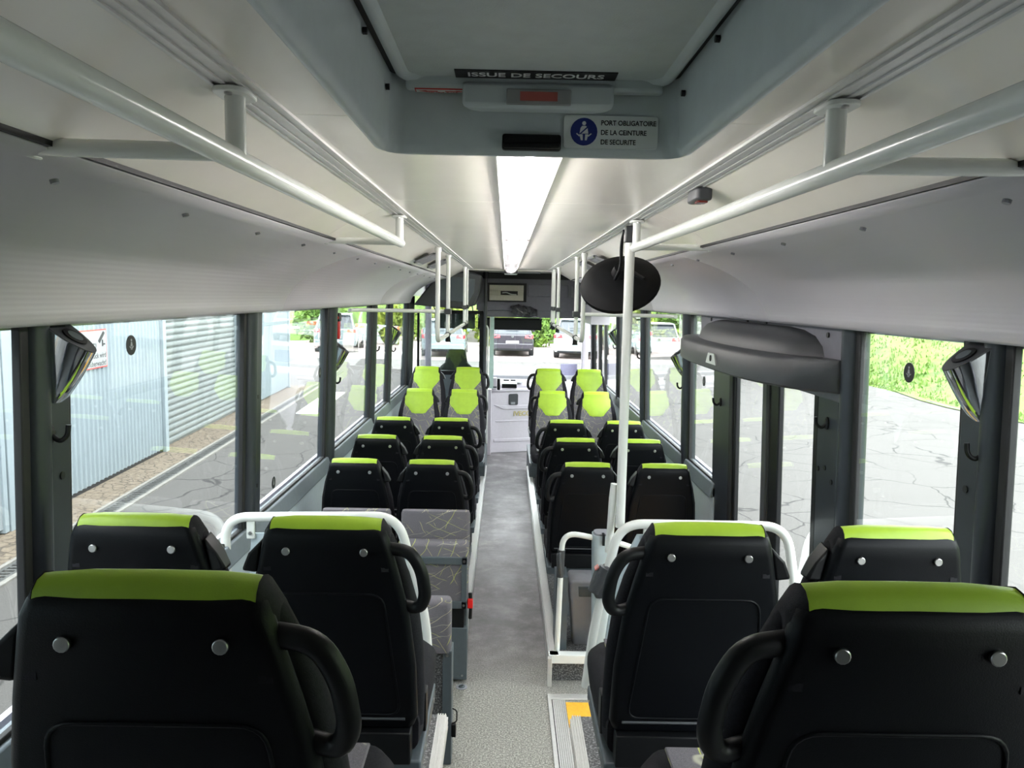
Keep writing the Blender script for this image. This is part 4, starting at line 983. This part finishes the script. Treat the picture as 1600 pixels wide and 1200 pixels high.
# front entrance door on the right
d2 = sgroup('door_2')
for ya, yb in ((9.34, 9.98), (10.02, 10.7)):
    for a, b, za, zb in ((ya, ya + .04, .05, 2.02), (yb - .04, yb, .05, 2.02), (ya, yb, .05, .14), (ya, yb, 1.95, 2.02)): dslab(a, b, za, zb, .02, .06, BLACK, 'leaf_frame', d2)
    dslab(ya + .02, yb - .02, .10, 1.98, .038, .043, GLASS, 'leaf_pane', d2, 0)
pillar(RIGHT, 9.22, 9.34, 0.0, 2.06, False, False); pillar(RIGHT, 10.7, 10.85, 0.0, 2.06, False, False)
nt = thing('windscreen_notice', 'lavender notice stuck low on the right of the windscreen', 'notice', (.925, 11.11, 1.03))
MB().box(-.12, .12, -.002, .002, -.09, .09).build('sheet', NOTICE, nt, 0)
# rear end of the bus behind the camera
rw = sgroup('wall_back'); MB().box(-1.25, 1.33, Y_BACK - .06, Y_BACK, 0, 2.55).build('panel', VAL, rw)

# ------------------------------------------------------------------ outside
gd = MB(); gd.box(-60, 10.85, -30, 29.0, GROUND - .1, GROUND).build('ground', ROAD)
struct(bpy.data.objects['ground'])
struct(MB().box(-60, 60, 29.0, 90, GROUND - .1, GROUND + .0).build('ground_paving', PAVE))
struct(MB().box(10.85, 60, -30, 29.0, GROUND - .1, GROUND - .01).build('ground_verge', GRASS))
# facade frame: local x along the facade (away from the camera), local y out of the bus side
fa = math.atan2(1, -.053)
BLD = thing('workshop_building', 'pale blue metal clad workshop with roller shutter beside the bus', 'building', (-4.52, 0, GROUND))
BLD.rotation_euler = (0, 0, math.atan(.053))
# in this frame +y runs along the facade, +x points to the bus
def corr(y0, y1, x, z0, z1, nm, pitch=.11):
    pr = []; y = y0
    while y < y1 - .01:
        for dy, dx in ((0, 0), (.40, 0), (.52, .022), (.62, .022), (.74, 0), (.86, 0)):
            if y + dy * pitch <= y1: pr.append((x + dx, y + dy * pitch))
        y += pitch
    pr.append((x, y1))
    n = len(pr)
    return MB().add([(a, b, z0) for a, b in pr] + [(a, b, z1) for a, b in pr], [(i, i + 1, n + i + 1, n + i) for i in range(n - 1)]).build(nm, CORR, BLD, 0)
HB = 4.6
corr(8.05, 11.40, 0.02, .06, HB, 'corrugated_sheet'); corr(15.55, 19.6, 0.02, .06, HB, 'corrugated_sheet'); corr(-8, 5.6, 0.02, .06, HB, 'corrugated_sheet')
MB().box(-6, -.16, -8, 19.6, 0, HB).build('core', DOORM, BLD); MB().box(-.16, -.02, -8, 11.45, 0, HB).box(-.16, -.02, 15.42, 19.6, 0, HB).build('wall_core', DOORM, BLD)
MB().box(-6.2, .25, -8.2, 19.8, HB, HB + .15).build('roof_edge', GRATE, BLD)
for ya, yb in ((7.45, 8.05), (5.6, 5.9)): MB().box(-.02, .05, ya, yb, .0, HB).build('wall_panel', CORR, BLD, bevel=.005)
MB().box(-.02, .07, 11.38, 11.50, 0, HB).build('corner_trim', CORR, BLD, bevel=.004); MB().box(-.10, .07, 15.40, 15.60, 0, HB).build('corner_trim', CORR, BLD, bevel=.004)
MB().box(-.02, .06, 7.95, 8.06, 0.02, HB).build('corner_trim', CORR, BLD, bevel=.004)
MB().box(-.02, .06, 19.55, 19.68, 0, HB).build('corner_trim', CORR, BLD, bevel=.004)
# roller shutter, slat by slat
sh = MB().box(-.12, -.10, 11.5, 15.4, 0, 3.4).build('roller_shutter', SHUT, BLD)
slat_me = None
for k in range(32):
    z = .03 + k * .1
    if slat_me is None:
        o = MB().prism([(-.10, 0), (-.075, .012), (-.066, .045), (-.072, .080), (-.10, .092)], 'y', 11.5, 15.4).build('slat', SHUT, sh, 50); slat_me = o.data
    else:
        o = bpy.data.objects.new('slat', slat_me); C.objects.link(o); o.parent = sh
    o.location = (0, 0, z)
MB().box(-.12, .05, 11.5, 15.4, 3.25, HB).build('shutter_header', CORR, BLD)
# personnel door at the near end
pdr = MB().box(-.01, .03, 5.95, 7.36, .06, 2.18).build('personnel_door', DOORM, BLD, bevel=.004)
for a in ((5.90, 5.96, .02, 2.26), (7.35, 7.42, .02, 2.26), (5.90, 7.42, 2.18, 2.26)): MB().box(-.01, .05, a[0], a[1], a[2], a[3]).build('door_frame', CORR, BLD, bevel=.004)
MB().box(.03, .045, 7.13, 7.18, .72, .94).build('handle_plate', GREYBOX, pdr, bevel=.004)
MB().tube(bez([(.045, 7.155, .90), (.085, 7.155, .90), (.085, 7.28, .90)], .02), .010, 8).build('door_handle', GREYBOX, pdr)
MB().box(.02, .035, 5.95, 7.0, 2.30, 2.75).build('dark_fascia', mat('dark_green_sign', (.02, .05, .03), .5), BLD)
vg = MB().box(.05, .058, 7.66, 7.80, 1.28, 1.62).build('vent_grille', MIDG, BLD)
for k in range(9): MB().box(.058, .064, 7.66, 7.80, 1.30 + k * .035, 1.315 + k * .035).build('slat', GREYBOX, vg, 0)
MB().box(.0, .02, 8.05, 11.4, .0, .06).build('base_gap', RUBBER, BLD)
# warning sign on the sheet wall
sn = thing('warning_sign', 'white warning sign with a camera symbol on the corrugated wall', 'sign', (-4.52, 0, GROUND)); sn.rotation_euler = BLD.rotation_euler
MB().box(.045, .050, 8.35, 9.63, 1.46, 1.93).build('plate', REDPRINT, sn, 0)
MB().box(.046, .053, 8.365, 9.615, 1.475, 1.915).build('white_field', mat('dimmed_sign_white', (.29, .30, .30), .5, var=.02), sn, 0)  # white darkened in its colour so daylight doesn't wash out the lettering
fs_ = lambda y, z: frame((.0535, y, z), (0, 1, 0), (0, 0, 1))
text('ACHTUNG!', .115, INK, sn, fs_(9.36, 1.72), align='RIGHT', bold=.003); text('Dieses Grundstück wird', .092, INK, sn, fs_(9.60, 1.61), align='RIGHT', bold=.001); text('videoüberwacht!', .092, INK, sn, fs_(9.60, 1.515), align='RIGHT', bold=.001)
MB().hexa([(.0535, 9.40, 1.79), (.0535, 9.44, 1.76), (.0535, 9.58, 1.88), (.0535, 9.54, 1.905)], [(.056, 9.40, 1.79), (.056, 9.44, 1.76), (.056, 9.58, 1.88), (.056, 9.54, 1.905)]).build('camera_symbol', INK, sn, 0)
MB().box(.0535, .056, 9.50, 9.53, 1.72, 1.80).box(.0535, .056, 9.53, 9.58, 1.735, 1.755).build('camera_bracket', INK, sn, 0)
# gravel strip, drain channel, kerb
def along(x0, x1, y0, y1, z0, z1, m, nm, par=None):
    R = Matrix.Rotation(math.atan(.053), 4, 'Z'); mb = MB().box(x0, x1, y0, y1, z0, z1); mb.v = [tuple(R @ Vector(v) + Vector((-4.52, 0, GROUND))) for v in mb.v]
    return mb.build(nm, m, par)
struct(along(-.1, .52, -8, 20, -.05, .012, GRAVEL, 'ground_gravel_strip'))
ch = thing('drain_channel', 'long slotted metal drain channel between gravel strip and asphalt', 'drain')
along(.52, .56, -8, 20, -.05, .02, CONC, 'kerb_edge', ch); along(.74, .79, -8, 20, -.05, .018, CONC, 'kerb_edge', ch); along(.56, .74, -8, 20, -.05, -.004, GRATE, 'channel', ch)
gm = None
R_b = Matrix.Translation((-4.52, 0, GROUND)) @ Matrix.Rotation(math.atan(.053), 4, 'Z')
for k in range(22):
    if gm is None:
        mb = MB(); mb.box(.565, .60, 0, .98, -.004, .012).box(.70, .735, 0, .98, -.004, .012)
        for q in range(14): mb.box(.60, .70, .01 + q * .07, .045 + q * .07, -.004, .010)
        o = mb.build('grate', GRATE, ch, 0); gm = o.data
    else:
        o = bpy.data.objects.new('grate', gm); C.objects.link(o); o.parent = ch
    o.matrix_local = R_b @ Matrix.Translation((0, 2 + k * 1.0, 0))
pc = thing('loose_sheet', 'flat white sheet lying on the asphalt beside the drain', 'sheet', (-4.05, 17.0, GROUND), .05)
MB().box(-.22, .22, -1.7, 1.7, 0, .02).build('sheet', STICKW, pc)

# grass bank on the right, with blades as loose stuff
bank = MB(); nx, ny = 30, 50; rnd = random.Random(11)
def bank_z(x, y): 
    d = max(0, x - 10.9); return GROUND + d * .36 * min(1, .35 + d / 4) + .10 * math.sin(x * .7 + y * .35) * min(1, d / 3)
xs = [10.85 + 26 * (i / nx) ** 1.4 for i in range(nx + 1)]; ys = [-8 + 62 * j / ny for j in range(ny + 1)]
bank.add([(x + .35 * math.sin(y * .6) * max(0, 1 - (x - 10.85) / 3), y, bank_z(x, y) + (rnd.uniform(-.05, .05) if x > 11 else .02)) for y in ys for x in xs], [(j * (nx + 1) + i, j * (nx + 1) + i + 1, (j + 1) * (nx + 1) + i + 1, (j + 1) * (nx + 1) + i) for j in range(ny) for i in range(nx)])
struct(bank.build('ground_grass_bank', GRASS, None, 60))
tf = MB()
for k in range(14000):
    x = 10.9 + 14 * rnd.random() ** 1.5; y = rnd.uniform(6, 34); z = bank_z(x, y) - .03; a = rnd.uniform(0, PI); h = rnd.uniform(.06, .18); c, s_ = math.cos(a) * .035, math.sin(a) * .035
    lx, ly = rnd.uniform(-.07, .07), rnd.uniform(-.07, .07)
    tf.add([(x - c, y - s_, z), (x + c, y + s_, z), (x + lx, y + ly, z + h)], [(0, 1, 2)])
tag(tf.build('grass', GRASS, None, 0), 'bright green grass blades on the bank to the right', 'grass', kind='stuff')

def leaves(name, n, cx, cy, cz, rx, ry, rz, m, seed, parent=None, size=.16):
    r = random.Random(seed); mb = MB()
    for _ in range(n):
        while True:
            p = Vector((r.uniform(-1, 1), r.uniform(-1, 1), r.uniform(-1, 1)))
            if p.length <= 1: break
        p = p * (0.55 + .45 * r.random()) / max(p.length, .35) if p.length > .3 else p
        q = Vector((cx + p.x * rx, cy + p.y * ry, cz + p.z * rz)); a = Vector((r.gauss(0, 1), r.gauss(0, 1), r.gauss(0, 1))).normalized(); b = a.orthogonal().normalized(); s_ = size * r.uniform(.6, 1.3)
        mb.add([q - a * s_, q + b * s_ * .5, q + a * s_, q - b * s_ * .5], [(0, 1, 2, 3)])
    return mb.build(name, m, parent, 0)
bushes = [(-5.3, 38, 1.15, 1.5, LEAF), (-2.9, 38, 1.15, 1.6, LEAF), (-.6, 38, 1.1, 1.7, LEAF), (1.6, 38, 1.0, 1.6, LEAFD), (3.9, 38, 1.05, 1.8, LEAF), (6.3, 38, 1.1, 1.7, LEAF), (8.6, 39, 1.2, 2.0, LEAFD), (-9.0, 38, 1.5, 1.9, LEAFD), (-13, 38, 1.6, 2.1, LEAF), (12.5, 38.5, 1.4, 2.2, LEAFD)]
blab = ['behind the silver car on its left', 'behind the silver car on its right', 'left of the dark hatchback', 'straight behind the dark hatchback', 'between the dark hatchback and white car', 'behind the white car', 'far right before the parked bus', 'far out to the left', 'farthest out to the left', 'at the foot of the bank ahead']
for k, (x, y, r_, h, m) in enumerate(bushes):
    b = thing('bush', 'yellow-green leafy bush %s' % blab[k] if m is LEAF else 'green leafy bush %s' % blab[k], 'bush', (x, y, GROUND), 0, 'bushes behind the parked cars')
    leaves('foliage', 1300, 0, 0, h * .62, r_, 1.0, h * .7, m, 20 + k, b)
    for q in range(4): MB().tube([(.1 * (q - 1.5), 0, 0), (.35 * (q - 1.5), .1 * (q % 2), h * .8)], [.04, .015], 6).build('stem', mat('bark', (.10, .07, .05), .9) if 'bark' not in MATS else MATS['bark'], b)
hl_ = MB(); hl_.box(-60, 60, 40.6, 41, GROUND, 0.3)
struct(hl_.build('ground_low_wall', CONC))
# distant wooded rise
hz = MB(); nh = 60
pts = [(-70 + 140 * k / nh, 62 + 6 * math.sin(k * .7), 5.5 + 2.4 * math.sin(k * .45) + 1.3 * math.sin(k * 1.3)) for k in range(nh + 1)]
hz.add([(x, y - 18, GROUND) for x, y, z in pts] + [(x, y - 8, z * .6) for x, y, z in pts] + [(x, y, z) for x, y, z in pts], [(r * (nh + 1) + i, r * (nh + 1) + i + 1, (r + 1) * (nh + 1) + i + 1, (r + 1) * (nh + 1) + i) for r in range(2) for i in range(nh)])
struct(hz.build('hill', GRASS, None, 60))

# parked cars seen from behind or the side
def car(name, label, loc, rot, paint, suv=False, lamp_m=TAIL, group='cars parked beyond the windscreen', plate=True):
    c = thing(name, label, 'car', loc, rot, group)
    H = 1.58 if suv else 1.46; L = 4.2; W = .88
    z0, zs = .24, .92 if not suv else 1.0
    # rear is at y = 0, the bonnet towards +y
    st_ = [(0.0, .80, .34, zs - .04), (.10, .86, .27, zs), (.9, W, .24, zs + .02), (2.6, W, .24, zs), (3.5, .86, .25, .86), (4.05, .78, .30, .74), (L, .66, .36, .66)]
    def sec(y, w_, zb_, zt):
        return [(w_ * .93, y, zb_), (w_, y, zb_ + .12), (w_, y, zb_ + (zt - zb_) * .62), (w_ * .93, y, zt), (-w_ * .93, y, zt), (-w_, y, zb_ + (zt - zb_) * .62), (-w_, y, zb_ + .12), (-w_ * .93, y, zb_)]
    MB().loft([sec(*a) for a in st_]).build('body', paint, c, 50, bevel=.03)
    g0 = [(.12 if suv else .16, .80), (2.75, .78)]; 
    base = [(-.78, .14, zs), (.78, .14, zs), (.78, 2.95, zs - .02), (-.78, 2.95, zs - .02)]; top = [(-.62, .50, H - .03), (.62, .50, H - .03), (.60, 2.0, H - .02), (-.60, 2.0, H - .02)]
    MB().hexa(base, top).build('cabin', CARGLASS, c, 0, bevel=.02)
    MB().hexa([(-.635, .38, H - .04), (.635, .38, H - .04), (.60, 2.05, H - .03), (-.60, 2.05, H - .03)], [(-.58, .46, H + .02), (.58, .46, H + .02), (.54, 1.95, H + .02), (-.54, 1.95, H + .02)]).build('roof', paint, c, bevel=.03)
    for s in (-1, 1):
        MB().hexa([(s * .74, .10, zs), (s * .80, .10, zs), (s * .80, .55, zs), (s * .74, .45, zs)], [(s * .58, .44, H), (s * .64, .44, H), (s * .64, .75, H), (s * .58, .7, H)]).build('rear_pillar', paint, c)
        for y in (.78, 3.35):
            MB().cyl((s * .70, y, .31), (s * .89, y, .31), .31, 20).build('wheel', TYRE, c); MB().cyl((s * .86, y, .31), (s * .895, y, .31), .19, 14).build('rim', ALU, c)
        MB().hexa([(s * .50, -.012, zs - .16), (s * .80, .0, zs - .18), (s * .80, .02, zs - .02), (s * .52, .0, zs - .03)], [(s * .50, .06, zs - .16), (s * .86, .16, zs - .18), (s * .86, .16, zs - .02), (s * .52, .06, zs - .03)]).build('tail_lamp', lamp_m, c, bevel=.01)
        MB().box(min(s * .88, s * 1.0), max(s * .88, s * 1.0), 2.35, 2.5, zs + .0, zs + .14).build('door_mirror', paint, c, bevel=.02)
        MB().box(min(s * .52, s * .74), max(s * .52, s * .74), -.03, .02, .42, .46).build('reflector', lamp_m, c)
    MB().box(-.82, .82, -.05, .08, .30, .54).build('bumper', paint, c, bevel=.04)
    MB().box(-.70, .70, -.06, .0, .24, .34).build('diffuser', BLACK, c, bevel=.02)
    if plate: MB().box(-.26, .26, -.062, -.045, .54 if not suv else .60, .65 if not suv else .71).build('number_plate', WHITEPRINT, c)
    MB().prism(disc(.055, 16), 'y', 0, .012).build('badge', CHROME, c).location = (0, -.012, zs - .10)
    MB().box(-.25, .25, .16, .19, zs + .22, zs + .235).build('wiper', BLACK, c)
    return c
car('car', 'pale silver saloon with red tail lamps parked behind the driver screen', (-2.45, 30.2, GROUND), 0.03, CARSIL)
car('car', 'dark hatchback with red tail lamps parked straight ahead', (.28, 31.3, GROUND), 0.0, CARBLK)
car('car', 'white estate car parked right of the dark hatchback', (2.75, 30.4, GROUND), -.16, CARWHT, True)
car('car', 'pale blue-white car parked far left, seen through the side windows', (-7.0, 31.5, GROUND), .1, CARSIL, True)
car('car', 'white car parked far right before the bushes', (6.2, 31.0, GROUND), -.1, CARWHT)
# white paint marks on the asphalt
for k, (x, y, a) in enumerate(((1.6, 30.4, .25), (-1.2, 30.4, .0))):
    o = thing('parking_line', ['white painted bay line right of the dark hatchback', 'white painted bay line left of the dark hatchback'][k], 'marking', (x, y, GROUND), a)
    MB().box(-.22, .22, -1.6, 1.6, 0, .006).build('paint', WHITEPRINT, o, 0)
# parked bus on the right
pbus = thing('parked_bus', 'white bus with an orange corner parked before the grass bank', 'bus', (9.3, 24.2, GROUND))
bw = 1.25
MB().loft([[(x, y, z) for x, z in rrect(0, 1.62, bw - e, 1.32, .18, 5)] for y, e in ((0, .10), (.06, .03), (.2, 0), (11.5, 0))]).build('body', BUSW, pbus, 50)
MB().hexa([(-1.14, -.02, 1.62), (1.14, -.02, 1.62), (1.10, .02, 2.75), (-1.10, .02, 2.75)], [(-1.20, .25, 1.62), (1.20, .25, 1.62), (1.18, .25, 2.75), (-1.18, .25, 2.75)]).build('windscreen', CARGLASS, pbus, 0, bevel=.02)
MB().tube([(1.0, -.05, 1.66), (.1, -.045, 2.15)], .018, 6).build('wiper', BLACK, pbus); MB().tube([(-.1, -.05, 1.66), (-.9, -.045, 2.15)], .018, 6).build('wiper', BLACK, pbus)
for s in (-1, 1):
    MB().hexa([(s * .80, -.025, 1.18), (s * 1.26, -.0, 1.24), (s * 1.26, -.0, 1.40), (s * 1.05, -.02, 1.36)], [(s * .80, .02, 1.18), (s * 1.26, .3, 1.24), (s * 1.26, .3, 1.40), (s * 1.05, .02, 1.36)]).build('orange_corner', ORANGE, pbus)
    MB().prism([(s * .98 + a, .95 + b) for a, b in rrect(0, 0, .16, .10, .05)], 'y', -.035, .05).build('headlamp', CARGLASS, pbus); MB().cyl((s * .95, -.03, .55), (s * .95, .05, .55), .07, 14).build('fog_lamp', MIDG, pbus)
    for y in (2.2, 8.6): MB().cyl((s * .95, y, .48), (s * 1.27, y, .48), .48, 22).build('wheel', TYRE, pbus)
    MB().box(min(s * 1.245, s * 1.256), max(s * 1.245, s * 1.256), .8, 11.2, 1.55, 2.6).build('side_glazing', CARGLASS, pbus)
MB().box(-1.1, 1.1, -.03, .05, .30, .42).build('bumper', MIDG, pbus, bevel=.02)
